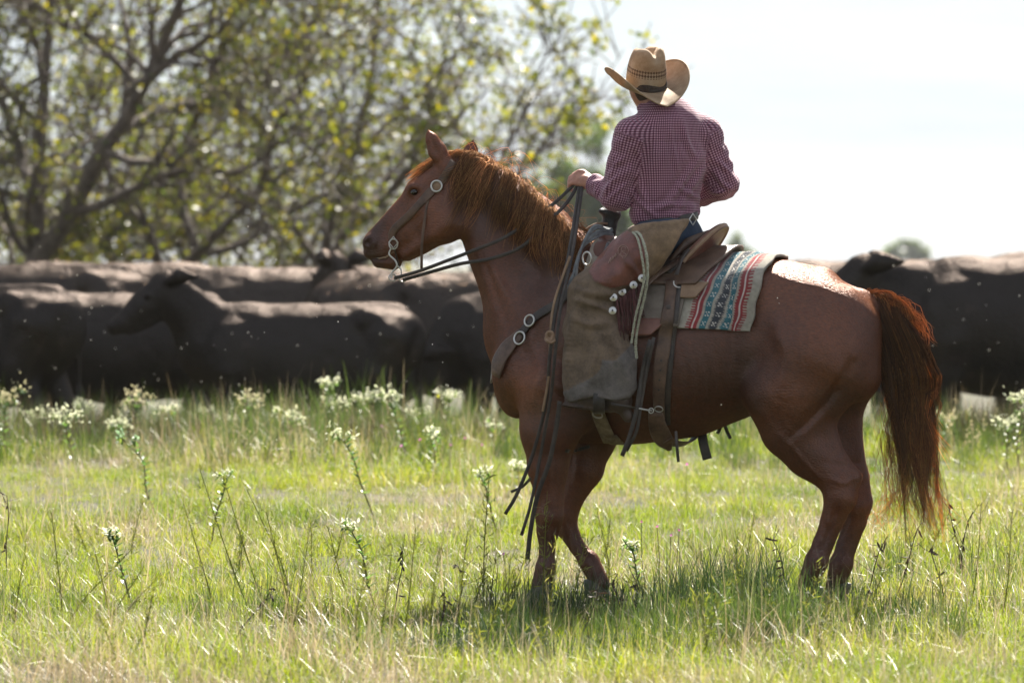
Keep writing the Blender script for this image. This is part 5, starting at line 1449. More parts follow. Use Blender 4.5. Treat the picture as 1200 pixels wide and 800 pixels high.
# ------------------------------------------------------------------ cattle
def cow_mesh(head=(0, 0, 0), hh=.012, fat=1.0, hd_yaw=0.0, tail=True):
    """facing -x, withers 1.28 m; returns local mesh. head = extra offset of the head (dx, dy, dz)"""
    f = Field((-1.55, -.6, -.01), (1.05, .6, 1.72), hh)
    c, e = f.cone, f.ell
    A = np.array
    # trunk
    st = [(-.62, .92, .30, .70), (-.35, .87, .40, .74), (0, .83, .435, .72 * fat), (.35, .85, .42, .72 * fat), (.62, .93, .35, .70), (.78, .99, .26, .70)]
    for a, b in zip(st[:-1], st[1:]):
        c(A((a[0], 0, a[1])), A((b[0], 0, b[1])), a[2], b[2], .06, flat=LAT, fs=(a[3] + b[3]) / 2)
    c(A((-.5, 0, 1.20)), A((.1, 0, 1.20)), .07, .05, .08); c(A((.1, 0, 1.20)), A((.8, 0, 1.22)), .05, .06, .08)
    for s in (-1, 1):
        c(A((.55, s * .2, 1.16)), A((.85, s * .12, 1.10)), .09, .09, .08)        # hook and pin bones
        c(A((.72, s * .17, 1.0)), A((.62, s * .2, .68)), .19, .13, .06)
        e(A((-.5, s * .2, .85)), (.2, .13, .28), .08)
        # fore leg
        for (x0, z0, r0, y0), (x1, z1, r1, y1) in zip([(-.5, .75, .14, .2), (-.5, .55, .10, .19), (-.52, .36, .062, .18), (-.52, .16, .046, .18), (-.53, .07, .058, .18)], [(-.5, .55, .10, .19), (-.52, .36, .062, .18), (-.52, .16, .046, .18), (-.53, .07, .058, .18), (-.555, .03, .062, .18)]):
            dx = .05 * s * (1 - z0 / .75); dx1 = .05 * s * (1 - z1 / .75)
            c(A((x0 + dx, s * y0, z0)), A((x1 + dx1, s * y1, z1)), r0, r1, .03)
        for (x0, z0, r0), (x1, z1, r1) in zip([(.62, .72, .15), (.70, .55, .095), (.80, .42, .062), (.76, .2, .05), (.74, .08, .058)], [(.70, .55, .095), (.80, .42, .062), (.76, .2, .05), (.74, .08, .058), (.71, .03, .064)]):
            dx = .08 * s * (1 - z0 / .8); dx1 = .08 * s * (1 - z1 / .8)
            c(A((x0 + dx, s * .18, z0)), A((x1 + dx1, s * .18, z1)), r0, r1, .03)
    c(A((-.6, 0, .62)), A((-.3, 0, .52)), .09, .08, .06)                          # brisket
    # neck and head
    hp = A((-1.05, 0, 1.14)) + A(head)
    c(A((-.6, 0, .98)), hp + A((.10, 0, -.05)), .27, .165, .08, flat=LAT, fs=.66)
    c(A((-.6, 0, .74)), hp + A((.10, 0, -.15)), .14, .09, .08, flat=LAT, fs=.5)
    cy, sy = math.cos(hd_yaw), math.sin(hd_yaw)
    def hq(x, y, z): return hp + A((x * cy - y * sy, x * sy + y * cy, z))
    lt = A((-sy, cy, 0))
    c(hq(.02, 0, .02), hq(-.14, 0, -.10), .145, .12, .03, flat=lt, fs=.78)
    c(hq(-.14, 0, -.10), hq(-.34, 0, -.26), .115, .075, .03, flat=lt, fs=.85)
    c(hq(-.33, 0, -.25), hq(-.38, 0, -.28), .075, .068, .02, flat=lt, fs=1.1)
    c(hq(0, 0, .10), hq(.03, 0, .13), .06, .04, .04)
    c(hq(-.05, 0, -.18), hq(-.26, 0, -.30), .07, .045, .03, flat=lt, fs=.8)
    for s in (-1, 1):
        c(hq(.03, s * .10, .08), hq(.11, s * .17, .12), .040, .068, .02)
        c(hq(.11, s * .17, .12), hq(.24, s * .23, .12), .066, .018, .015)
        e(hq(-.13, s * .115, -.03), (.032, .022, .026), .02)
    if tail:
        c(A((.86, 0, 1.15)), A((.97, 0, 1.0)), .045, .028, .03); c(A((.97, 0, 1.0)), A((.98, .02, .55)), .026, .018, .02); c(A((.98, .02, .55)), A((.97, .03, .33)), .03, .045, .03)
    V, F = f.mesh(2)
    Nn = vnormals(V, F)
    V = V + Nn * (.010 * vnoise(V, 5, 3) + .005 * vnoise(V, 13, 5))[:, None]
    return V, F
m_cow, nt, b, out = new_mat('black_hide')
tc = N(nt, 'ShaderNodeTexCoord'); n1 = N(nt, 'ShaderNodeTexNoise', Scale=4.0, Detail=8.0, Roughness=.65); nt.links.new(tc.outputs['Object'], n1.inputs[0])
r = ramp(nt, [(.3, (.005, .0045, .0043)), (.6, (.009, .0075, .0070)), (.8, (.024, .017, .014))]); nt.links.new(n1.outputs['Fac'], r.inputs[0]); nt.links.new(r.outputs[0], b.inputs['Base Color'])
b.inputs['Roughness'].default_value = .62; b.inputs['Specular IOR Level'].default_value = .12; b.inputs['Specular Tint'].default_value = (.8, .5, .4, 1)
b.inputs['Sheen Weight'].default_value = .0; b.inputs['Sheen Roughness'].default_value = .35; b.inputs['Sheen Tint'].default_value = (.75, .5, .36, 1)
n2 = N(nt, 'ShaderNodeTexNoise', Scale=55.0, Detail=5.0); nt.links.new(tc.outputs['Object'], n2.inputs[0])
bp = N(nt, 'ShaderNodeBump', Strength=.5, Distance=.02); nt.links.new(n2.outputs['Fac'], bp.inputs['Height']); nt.links.new(bp.outputs[0], b.inputs['Normal'])
add_gloss(nt, b, out, (.024, .020, .018), .36)
m_cow_hazed = m_cow.copy(); m_cow_hazed.name = 'hazed_brown_hide'  # farther cows: browner and lighter, dusty haze painted into the hide colour
for nn_ in m_cow_hazed.node_tree.nodes:
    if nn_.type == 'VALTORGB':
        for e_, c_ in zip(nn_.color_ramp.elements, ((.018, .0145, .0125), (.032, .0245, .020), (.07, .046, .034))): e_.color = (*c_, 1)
m_cow_eye = m_eye
m_tagc = mat_noise('ear_tag', (.45, .16, .04), (.55, .22, .06), 30, .5, .1)
cow_var = {
    'level': cow_mesh((0, 0, 0)),
    'high': cow_mesh((.02, -.04, .24), hd_yaw=.12, fat=.95),
    'back': cow_mesh((.0, .12, .22), hd_yaw=-2.0, fat=1.08),
    'low': cow_mesh((.05, 0, -.45), fat=1.05),
}
cow_me = {}; cow_fur = {}
m_fur, nt, b, out = new_mat('cattle_coat_hair')
ge = N(nt, 'ShaderNodeNewGeometry'); r = ramp(nt, [(0, (.005, .0045, .0045)), (.7, (.012, .009, .008)), (1, (.060, .036, .026))]); nt.links.new(ge.outputs['Random Per Island'], r.inputs[0]); nt.links.new(r.outputs[0], b.inputs['Base Color'])
b.inputs['Roughness'].default_value = .6; b.inputs['Specular IOR Level'].default_value = .12; b.inputs['Specular Tint'].default_value = (.85, .5, .36, 1)
add_gloss(nt, b, out, (.024, .017, .013), .36)
def fur(V, F, n, seed):
    rg = np.random.default_rng(seed); Nn = vnormals(V, F)
    i = rg.integers(0, len(V), n); p = V[i] + rg.normal(0, .006, (n, 3)); nn = Nn[i]
    d = unit(nn * .55 + np.array([.75, 0, -.45]) + rg.normal(0, .25, (n, 3))); L_ = rg.uniform(.015, .04, (n, 1)); s = unit(np.cross(d, nn + rg.normal(0, .3, (n, 3)))) * .0032
    T = np.stack([p - s, p + s, p + d * L_], 1).reshape(-1, 3)
    return T, np.arange(n * 3).reshape(-1, 3)
GROUP_COW = 'dark cattle standing behind the horse'
def cow(var, x, y, scale, rz, label, mat=None, sx=1.0, flip=False):
    V, F = cow_var[var]
    key = (var, flip)
    if key not in cow_me:
        VV = V * np.array([1, -1, 1]) if flip else V; FF = F[:, ::-1] if flip else F
        cow_me[key] = mesh_np('cow_body', VV, FF)
        cow_me[key].materials.append(m_cow)
    root = empty('cow', (x, y, float(ground_z(np.array([x]), np.array([y]))[0]) - .01), rz, label, 'cow', GROUP_COW); root.scale = (scale * sx, scale, scale)
    me = cow_me[key]
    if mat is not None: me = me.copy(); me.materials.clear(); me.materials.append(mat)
    o = bpy.data.objects.new('body', me); COL.objects.link(o); o.parent = root
    if mat is None: return root      # the sleek black ones
    if key not in cow_fur:
        T, TF = fur(cow_me_src(key)[0], cow_me_src(key)[1], 6000, 5); cow_fur[key] = mesh_np('cow_coat', T, TF, False); cow_fur[key].materials.append(m_fur)
    o = bpy.data.objects.new('coat_hair', cow_fur[key]); COL.objects.link(o); o.parent = root; o['kind'] = 'stuff'
    return root
def cow_me_src(key):
    V, F = cow_var[key[0]]
    return (V * np.array([1, -1, 1]), F[:, ::-1]) if key[1] else (V, F)
def cx(px_, y): return float(wpt(px_, 400, y)[0])
R_ = math.radians
# calf in the middle, in profile facing left with its head turned up
y = 18.5; c_calf = cow('high', cx(345, y), y, .96, R_(4), 'black calf in profile facing left with head raised, left of the horse', sx=1.02)
y = 17.5; cow('level', cx(-55, y), y, 1.06, R_(-22), 'black cow at the left edge seen from behind its rump, nearest of the left pair')
y = 24.0; cow('level', cx(25, y), y, 1.17, R_(-8), 'large brownish black cow behind the calf and the left edge cow', m_cow_hazed)
y = 23.0; cow('back', cx(520, y), y, 1.13, R_(172), 'bulky black cow directly behind the neck of the chestnut horse', m_cow_hazed)
y = 27.0; cow('back', cx(480, y), y, 1.06, R_(60), 'dark cow whose brown ears show above the back of the calf', m_cow_hazed)
y = 20.5; cow('low', cx(640, y), y, 1.0, R_(6), 'black cow grazing behind the chest and forelegs of the horse')
y = 19.0; cow('level', cx(1200, y), y, 1.21, R_(3), 'tall black cow right of the horse tail facing left with raised head', sx=1.0)
y = 26.0; cow('low', cx(1100, y), y, 1.12, R_(185), 'black cow mostly hidden behind the tall cow at the right', m_cow_hazed)
y = 23.5; cow('level', cx(930, y), y, 1.08, R_(12), 'black cow behind the hind legs and rump of the horse', m_cow_hazed)
y = 25.0; cow('low', cx(790, y), y, 1.05, R_(175), 'black cow behind the saddle and belly of the horse', m_cow_hazed)
y = 24.0; cow('level', cx(245, y), y, .85, R_(200), 'small dark calf half hidden behind the profile calf', m_cow_hazed)
y = 25.5; cow('low', cx(1260, y), y, 1.25, R_(20), 'black cow at the right edge of the herd', m_cow_hazed)
y = 27.5; cow('low', cx(330, y), y, 1.15, R_(10), 'black cow standing hidden beyond the profile calf', m_cow_hazed)
y = 29.0; cow('low', cx(150, y), y, 1.2, R_(185), 'dark cow filling the gap beyond the two left cows', m_cow_hazed)
y = 22.0; cow('low', cx(560, y), y, 1.12, R_(178), 'black cow between the calf rump and the horse chest', m_cow_hazed)
y = 28.5; cow('low', cx(1000, y), y, 1.2, R_(3), 'black cow just showing between the horse rump and the tall right cow', m_cow_hazed)
y = 21.0; cow('low', cx(130, y), y, 1.0, R_(8), 'black calf with lowered head in the gap between the two left cows')
y = 21.0; cow('low', cx(1165, y), y, 1.12, R_(176), 'black cow with lowered head close behind the tall right cow')
# ------------------------------------------------------------------ trees
m_bark = mat_noise('grey_bark', (.070, .052, .042), (.16, .125, .10), 8, .9, .8, 30, bdist=.03)
def mat_leaf(name, cols, tmul=1.6):
    m, nt, b, out = new_mat(name)
    ge = N(nt, 'ShaderNodeNewGeometry')
    r = ramp(nt, [(i / (len(cols) - 1), c) for i, c in enumerate(cols)])
    nt.links.new(ge.outputs['Random Per Island'], r.inputs[0]); nt.links.new(r.outputs[0], b.inputs['Base Color'])
    b.inputs['Roughness'].default_value = .45
    tr = N(nt, 'ShaderNodeBsdfTranslucent'); hs = N(nt, 'ShaderNodeHueSaturation', Value=tmul, Saturation=1.1); nt.links.new(r.outputs[0], hs.inputs['Color']); nt.links.new(hs.outputs[0], tr.inputs[0])
    ms = N(nt, 'ShaderNodeMixShader'); ms.inputs[0].default_value = .5
    nt.links.new(b.outputs[0], ms.inputs[1]); nt.links.new(tr.outputs[0], ms.inputs[2]); nt.links.new(ms.outputs[0], out.inputs[0])
    return m
m_leaf_y = mat_leaf('yellowing_leaves', [(.035, .048, .010), (.06, .07, .014), (.14, .14, .016), (.05, .065, .012), (.24, .20, .020), (.07, .08, .016), (.15, .15, .02), (.08, .10, .014)], 1.9)
m_leaf_g = mat_leaf('green_leaves', [(.045, .075, .02), (.08, .12, .03), (.11, .14, .035), (.06, .09, .025)])
def grow(rng, base, limbs, levels, leaf_n, leaf_size, leaf_fill=1.0, twig=5, droop=.0):
    """limbs: list of control polylines with base radius -> (wood V,F), (leaf V,F)"""
    wood, tips = [], []
    def sub(P, r0, lev):
        n = len(P)
        r = np.linspace(r0, max(.006, r0 * .28), n)
        wood.append(tube(P, r, 7 if lev == 0 else (5 if lev == 1 else 4 if lev == 2 else 3), False))
        L = np.linalg.norm(np.diff(P, axis=0), axis=1).sum()
        if lev >= levels:
            if rng.uniform() < .5:
                c_ = P[rng.integers(max(1, n // 2), n)] + rng.normal(0, .05, 3) * leaf_fill
                for _ in range(int(leaf_n * 1.7)): tips.append(c_ + rng.normal(0, .055, 3) * leaf_fill)
            return
        m = twig if lev > 0 else twig + 4
        for q in range(m):
            i = int(n * rng.uniform(.22, .98)); i = min(max(i, 1), n - 2)
            t = unit(P[i + 1] - P[i - 1]); d = unit(t * rng.uniform(.3, .9) + rng.normal(0, .62, 3) + np.array([0, 0, .12 - droop]))
            ln = L * rng.uniform(.30, .58); k = (9, 6, 3, 3)[lev]
            bend = rng.normal(0, .25, 3) + np.array([0, 0, .15 - droop * 2])
            S = [P[i]]; dd = d
            for s in range(k): 
                dd = unit(dd + bend * .22 + rng.normal(0, .17, 3)); S.append(S[-1] + dd * ln / k)
            sub(np.array(S), max(.009, r[i] * rng.uniform(.45, .65)), lev + 1)
    for P, r0 in limbs:
        Q = spline(np.array(P, float), 22); Q = Q + np.cumsum(rng.normal(0, .022, Q.shape), 0) * .8
        sub(Q, r0, 0)
    T = np.array(tips); m = len(T)
    # leaves: small folded quads
    a = unit(rng.normal(0, 1, (m, 3))); b_ = unit(np.cross(a, rng.normal(0, 1, (m, 3)))); n_ = np.cross(a, b_)
    s = leaf_size * rng.uniform(.6, 1.35, (m, 1))
    V = np.stack([T, T + a * s * .5 + b_ * s * .30 + n_ * s * .08, T + a * s, T + a * s * .5 - b_ * s * .30 + n_ * s * .08], 1).reshape(-1, 3)
    F = np.arange(m * 4).reshape(-1, 4)
    return merge_np(wood), (V, F)
def merge_np(parts):
    V, F, o = [], [], 0
    for v, f in parts:
        V.append(v); F.append(np.asarray(f) + o); o += len(v)
    return np.concatenate(V), np.concatenate(F)
def tree(name, label, seed, y, limbs, levels, leaf_n, leaf_size, leaf_mat, group='trees behind the herd', **kw):
    """limbs: ([(px, py, dy)...], radius m)"""
    rng = np.random.default_rng(seed)
    base = wpt(limbs[0][0][0][0], 400, y); base[2] = 0
    LL = []
    for P, r in limbs: LL.append(([wpt(a, b_, y + d) for a, b_, d in P], r))
    w, l = grow(rng, base, LL, levels, leaf_n, leaf_size, **kw)
    root = empty(name, tuple(base), 0, label, 'tree', group)
    add('trunk', w, m_bark, root); add('crown', l, leaf_mat, root, smooth=False)
    return root
# photo pixels at y = 45..55 m (70-80 m from the camera)
tree('hackberry_tree', 'large bare-limbed tree with yellowing leaves at the upper left', 3, 46,
     [([(18, 470, 0), (24, 380, 0), (34, 300, 0), (40, 230, 0), (48, 150, .2), (60, 40, .3), (74, -90, .4)], .15),
      ([(34, 320, 0), (80, 240, -.5), (120, 165, -1), (165, 90, -1.3), (200, 0, -1.6), (240, -110, -2)], .14),
      ([(40, 230, 0), (15, 170, .5), (-10, 90, 1), (-20, -20, 1.5)], .09),
      ([(48, 160, .2), (40, 80, 1), (20, 10, 1.5), (0, -80, 2)], .07),
      ([(60, 262, -.3), (130, 235, -1), (210, 205, -1.6), (290, 205, -2), (350, 150, -2.5)], .075),
      ([(120, 165, -1), (180, 130, .5), (250, 110, 1.5), (330, 65, 2.2), (380, 10, 2.5)], .08),
      ([(150, 110, -1), (205, 60, -2), (260, 20, -2.5), (310, -60, -3)], .07)], 3, 4, .085, m_leaf_y, twig=6, leaf_fill=1.4)
tree('mesquite_tree', 'leaning twiggy tree with arching boughs above the calf', 8, 48,
     [([(205, 470, 0), (200, 380, 0), (190, 320, 0), (165, 260, 0), (120, 215, .5), (60, 190, 1)], .10),
      ([(200, 360, 0), (230, 300, 0), (215, 240, .4), (220, 180, .8), (250, 110, 1), (275, 30, 1.2), (300, -60, 1)], .085),
      ([(195, 330, 0), (250, 270, -.6), (290, 215, -1), (310, 150, -1.5), (345, 85, -2), (385, 20, -2)], .075),
      ([(230, 300, 0), (290, 290, .4), (340, 255, 1), (390, 215, 1.4), (430, 150, 1.6)], .06),
      ([(165, 260, 0), (140, 300, -.8), (100, 310, -1.6)], .04)], 3, 4, .085, m_leaf_y, twig=6, leaf_fill=1.4)
tree('mesquite_tree', 'spreading yellow-green tree right of the arching tree, behind the horse head', 14, 50,
     [([(395, 470, 0), (390, 390, 0), (385, 320, 0), (400, 250, 0), (420, 180, .4), (440, 90, .8), (455, 0, 1)], .10),
      ([(388, 330, 0), (350, 270, .4), (320, 200, .8), (310, 120, 1.2), (330, 30, 1.2)], .07),
      ([(395, 280, 0), (440, 240, -.6), (480, 190, -1.2), (520, 150, -1.8), (570, 110, -2.2)], .06),
      ([(420, 180, .4), (470, 130, .8), (520, 80, 1.2), (560, 60, 1.5)], .05),
      ([(400, 250, 0), (455, 225, 1), (510, 210, 1.6), (570, 190, 2)], .05)], 3, 5, .085, m_leaf_y, twig=5, leaf_fill=1.5)
tree('mesquite_tree', 'low scrubby tree behind the two cows at the left', 23, 54,
     [([(90, 470, 0), (95, 390, 0), (85, 320, 0), (60, 260, 0), (30, 200, 0)], .09),
      ([(92, 370, 0), (130, 310, 0), (150, 250, .5), (170, 180, 1)], .07),
      ([(95, 350, 0), (60, 310, .5), (10, 280, .8)], .05),
      ([(130, 310, 0), (200, 285, .5), (260, 240, .8), (300, 200, 1)], .05)], 3, 4, .085, m_leaf_y, twig=6, leaf_fill=1.8)
tree('mesquite_tree', 'low scrubby tree whose twigs fill the gap above the calf back', 29, 55,
     [([(320, 470, 0), (318, 390, 0), (300, 330, 0), (270, 280, 0), (230, 240, 0)], .08),
      ([(318, 370, 0), (350, 320, 0), (380, 260, .5), (400, 190, 1)], .07),
      ([(315, 350, 0), (400, 320, .5), (450, 280, .8), (480, 240, 1)], .05)], 3, 4, .085, m_leaf_y, twig=6, leaf_fill=1.8)
tree('mesquite_tree', 'thin multi-stemmed thicket tree behind the left cows, leaning right', 53, 62,
     [([(60, 480, 0), (75, 380, 0), (110, 300, 0), (165, 220, 0), (230, 130, 0), (300, 40, 0)], .06), ([(70, 420, 0), (60, 330, 0), (75, 240, 0), (95, 140, 0), (120, 40, 0)], .05), ([(72, 400, 0), (20, 320, 0), (-10, 250, 0)], .04),
      ([(90, 340, 0), (160, 300, 0), (235, 250, 0), (310, 175, 0), (370, 90, 0)], .05)], 3, 3, .09, m_leaf_y, twig=6, leaf_fill=2.2)
tree('mesquite_tree', 'thin multi-stemmed thicket tree behind the calf, leaning right', 59, 64,
     [([(240, 480, 0), (250, 380, 0), (275, 310, 0), (320, 240, 0), (375, 160, 0), (420, 70, 0)], .06), ([(245, 420, 0), (225, 330, 0), (190, 260, 0), (150, 200, 0), (120, 120, 0)], .05), ([(260, 350, 0), (330, 310, 0), (390, 280, 0), (440, 240, 0)], .04),
      ([(250, 390, 0), (270, 330, 0), (265, 250, 0), (290, 160, 0), (300, 70, 0)], .05)], 3, 3, .09, m_leaf_y, twig=6, leaf_fill=2.2)
tree('elm_tree', 'airy sapling with green leaves between the horse head and the rider', 40, 47,
     [([(545, 480, 0), (548, 390, 0), (555, 320, 0), (570, 250, 0), (590, 190, 0), (605, 140, .2), (625, 105, .4), (650, 85, .6)], .05),
      ([(560, 290, 0), (600, 230, -.4), (640, 170, -.8), (665, 125, -1), (680, 100, -1.2)], .035),
      ([(570, 250, 0), (550, 190, .5), (530, 130, .8), (500, 80, 1)], .035),
      ([(590, 190, 0), (620, 180, .8), (645, 160, 1.2), (670, 130, 1.4)], .03)], 2, 9, .10, m_leaf_y, twig=5, leaf_fill=1.2)
tree('elm_tree', 'pale hazy green tree far behind the hand of the rider', 41, 260,
     [([(690, 400, 0), (690, 330, 0), (692, 290, 0), (688, 250, 0), (696, 200, 0), (700, 165, 0)], .2),
      ([(690, 300, 0), (665, 270, 1), (652, 240, 2)], .12), ([(690, 290, 0), (715, 255, -1), (730, 225, -2)], .12)], 2, 34, .42, m_leaf_g, twig=6, leaf_fill=4.5)
tree('shrub_tree', 'pale hazy round tree top far beyond the right-hand cow', 43, 900,
     [([(1065, 320, 0), (1066, 308, 0), (1064, 298, 0), (1070, 290, 0)], .3), ([(1066, 302, 0), (1084, 294, 0)], .2), ([(1066, 302, 0), (1044, 297, 0)], .2)], 2, 14, .9, m_leaf_g, twig=5, leaf_fill=2.2)
tree('shrub_tree', 'pale hazy bush far behind the cantle of the saddle', 47, 850,
     [([(868, 320, 0), (868, 308, 0), (866, 298, 0), (868, 290, 0)], .3), ([(867, 302, 0), (876, 296, 0)], .2), ([(867, 302, 0), (858, 297, 0)], .2)], 2, 16, 1.0, m_leaf_g, twig=4, leaf_fill=1.6)
# ------------------------------------------------------------------ grass (uncountable: one instanced object) and countable weeds
def mat_blade(name, cols, tfac=.5, tmul=1.7, rough=.38):
    m, nt, b, out = new_mat(name)
    b.inputs['Specular IOR Level'].default_value = .28
    ge = N(nt, 'ShaderNodeNewGeometry'); oi = N(nt, 'ShaderNodeObjectInfo')
    tc = N(nt, 'ShaderNodeNewGeometry')
    no = N(nt, 'ShaderNodeTexNoise', Scale=.8, Detail=4.0); nt.links.new(ge.outputs['Position'], no.inputs[0])
    a1 = N(nt, 'ShaderNodeMath', operation='MULTIPLY_ADD'); a1.inputs[1].default_value = .55; nt.links.new(ge.outputs['Random Per Island'], a1.inputs[0])
    a2 = N(nt, 'ShaderNodeMath', operation='MULTIPLY_ADD'); a2.inputs[1].default_value = 1.6; a2.inputs[2].default_value = -.70; nt.links.new(no.outputs['Fac'], a2.inputs[0]); nt.links.new(a2.outputs[0], a1.inputs[2])
    r = ramp(nt, [(i / (len(cols) - 1), c) for i, c in enumerate(cols)]); nt.links.new(a1.outputs[0], r.inputs[0])
    nt.links.new(r.outputs[0], b.inputs['Base Color']); b.inputs['Roughness'].default_value = rough
    tr = N(nt, 'ShaderNodeBsdfTranslucent'); hs = N(nt, 'ShaderNodeHueSaturation', Value=tmul, Saturation=1.08); nt.links.new(r.outputs[0], hs.inputs['Color']); nt.links.new(hs.outputs[0], tr.inputs[0])
    ms = N(nt, 'ShaderNodeMixShader'); ms.inputs[0].default_value = tfac
    nt.links.new(b.outputs[0], ms.inputs[1]); nt.links.new(tr.outputs[0], ms.inputs[2]); nt.links.new(ms.outputs[0], out.inputs[0])
    return m
m_blade = mat_blade('grass_blade', [(.055, .090, .010), (.105, .145, .014), (.160, .190, .020), (.21, .205, .034), (.26, .20, .07)], .5, 1.75, .55)
m_straw_g = mat_blade('dry_straw', [(.20, .15, .085), (.30, .24, .14), (.38, .32, .21), (.26, .18, .11)], .35, 1.4, .42)
m_seed = mat_blade('seed_heads', [(.22, .19, .10), (.32, .28, .17), (.20, .13, .10)], .5, 1.5, .6)
def blades(rng, n, rad, h0, h1, w, lean, droop, seg=4):
    """curved flat blades -> V,F"""
    V, F, o = [], [], 0
    for _ in range(n):
        r = rad * math.sqrt(rng.uniform()); t = rng.uniform(0, 2 * math.pi); p = np.array([r * math.cos(t), r * math.sin(t), -.01])
        az = rng.uniform(0, 2 * math.pi); d = np.array([math.cos(az), math.sin(az), 0]); s = np.array([-d[1], d[0], 0]); tw = rng.uniform(-1.2, 1.2)
        s = s * math.cos(tw) + np.array([0, 0, 1]) * math.sin(tw) * .3 + d * math.sin(tw) * .5
        h = rng.uniform(h0, h1); th = abs(rng.normal(0, lean)); dr = abs(rng.normal(droop, droop * .5)); ww = w * rng.uniform(.6, 1.3)
        q = p.copy()
        for k in range(seg + 1):
            u = k / seg; wk = ww * (1 - u ** 1.6) * .5 + .0002
            V.append(q - s * wk); V.append(q + s * wk)
            a_ = th + dr * u * 1.6; q = q + (d * math.sin(a_) + np.array([0, 0, 1]) * math.cos(a_)) * h / seg
        for k in range(seg): F.append((o + 2 * k, o + 2 * k + 1, o + 2 * k + 3, o + 2 * k + 2))
        o += 2 * (seg + 1)
    return np.array(V), F
rng = np.random.default_rng(77)
proto_col = bpy.data.collections.new('grass_clumps')        # not linked to the scene: only a source for the instancer
def proto(name, VF, mat):
    me = mesh_np(name, VF[0], VF[1], False); me.materials.append(mat); o = bpy.data.objects.new(name, me); proto_col.objects.link(o); return o
kinds = []
for i in range(5): proto('c%02d_green' % i, blades(rng, 56, .12, .04, .12, .0034, .8, .6), m_blade)
for i in range(3): proto('c%02d_tall' % (5 + i), blades(rng, 30, .11, .09, .20, .0034, .55, .6), m_blade)
for i in range(3): proto('c%02d_straw' % (8 + i), blades(rng, 24, .20, .12, .32, .0026, 1.3, .5), m_straw_g)
for i in range(2):   # stems with seed heads
    V, F = blades(rng, 6, .12, .18, .32, .0020, .35, .4, 5)
    parts = [(V, F)]
    for k in range(6):
        tip = V[k * 12 + 10]; 
        for q in range(9):
            d = rng.normal(0, 1, 3); d = d / np.linalg.norm(d); c0 = tip + np.array([0, 0, -.012 * q]) + d * .006
            parts.append((np.array([c0, c0 + d * .010 + np.array([.002, 0, 0]), c0 + d * .012 + np.array([0, 0, .010]), c0 + np.array([0, 0, .010])]), [(0, 1, 2, 3)]))
    proto('c%02d_seed' % (11 + i), merge(parts), m_seed)
for i in range(2): proto('c%02d_dark' % (13 + i), blades(rng, 46, .09, .16, .32, .004, .22, .35), mat_blade('dark_blade%d' % i, [(.035, .060, .014), (.055, .085, .02), (.08, .10, .03)], .45, 1.5))
# scatter: density by distance, kind by patches
pts, kid, rot, scl = [], [], [], []
def in_view(x, y, m=.5): 
    return np.abs(x) < (CAM_D + y) * .0925 + m
dens = 120
for (y0, y1, dn) in ((-8.2, -2, 150), (-2, 6, 130), (6, 16.5, 110), (16.5, 24, 26), (11.6, 13.6, 24)):
    wd = (CAM_D + y1) * .0925 + .5; n = int(dn * 2 * wd * (y1 - y0))
    x = rng.uniform(-wd, wd, n); y = rng.uniform(y0, y1, n); k = in_view(x, y); x, y = x[k], y[k]
    P = np.stack([x, y, 0 * x], 1)
    pa = vnoise(P, .9, 21) + .5 * vnoise(P, 2.3, 22); pb = vnoise(P, .6, 31) + .6 * vnoise(P, 1.9, 32)
    u = rng.uniform(0, 1, len(x))
    kd = np.where(u < .70, rng.integers(0, 5, len(x)), np.where(u < .83, rng.integers(5, 8, len(x)), np.where(u < .995, rng.integers(8, 11, len(x)), rng.integers(11, 13, len(x)))))
    st = (pa > .52) & (u < .75); kd[st] = rng.integers(8, 11, st.sum())
    tl = (pb > .75) & (u < .3); kd[tl] = rng.integers(5, 8, tl.sum())
    dk = (pb < -.62) & (u < .3) & (y < 4); kd[dk] = rng.integers(13, 15, dk.sum())
    far = (y > 10) & (rng.uniform(0, 1, len(x)) < .22); kd[far] = rng.choice([5, 6, 7, 8, 13, 14, 13], far.sum())
    kd[(kd >= 11) & (kd < 13) & (y < 9)] = 5
    if dn == 24: kd = rng.choice([5, 6, 7, 8, 9, 13, 14, 8], len(x))
    gap = vnoise(P, 4.2, 41) + .5 * vnoise(P, 9.0, 42)
    keep = ~((gap > .30) & (rng.uniform(0, 1, len(x)) < .8))
    sc_ = rng.uniform(.5, 1.15, len(x)) * np.clip(1.0 + .45 * vnoise(P, 1.1, 51), .55, 1.5) * np.where(y > 10, 1.2, 1.0) * (1.3 if dn == 24 else 1.0)
    pts.append(np.stack([x, y, ground_z(x, y)], 1)[keep]); kid.append(kd[keep]); scl.append(sc_[keep]); rot.append(rng.uniform(0, 6.283, len(x))[keep])
pts = np.concatenate(pts); kid = np.concatenate(kid).astype(np.int32); scl = np.concatenate(scl).astype(np.float32); rot = np.concatenate(rot).astype(np.float32)
me = bpy.data.meshes.new('grass'); me.vertices.add(len(pts)); me.vertices.foreach_set('co', pts.astype(np.float32).ravel())
for nm, tp, dt in (('kid', 'INT', kid), ('scl', 'FLOAT', scl), ('rot', 'FLOAT', rot)):
    at = me.attributes.new(nm, tp, 'POINT'); at.data.foreach_set('value', dt)
grass = link('grass', me); tag(grass, 'bright green and straw-coloured pasture grass covering the field', 'grass', kind='stuff')
ng = bpy.data.node_groups.new('grass_scatter', 'GeometryNodeTree')
ng.interface.new_socket('Geometry', in_out='INPUT', socket_type='NodeSocketGeometry'); ng.interface.new_socket('Geometry', in_out='OUTPUT', socket_type='NodeSocketGeometry')
gi = ng.nodes.new('NodeGroupInput'); go = ng.nodes.new('NodeGroupOutput')
ip = ng.nodes.new('GeometryNodeInstanceOnPoints'); ci = ng.nodes.new('GeometryNodeCollectionInfo'); ci.inputs['Collection'].default_value = proto_col
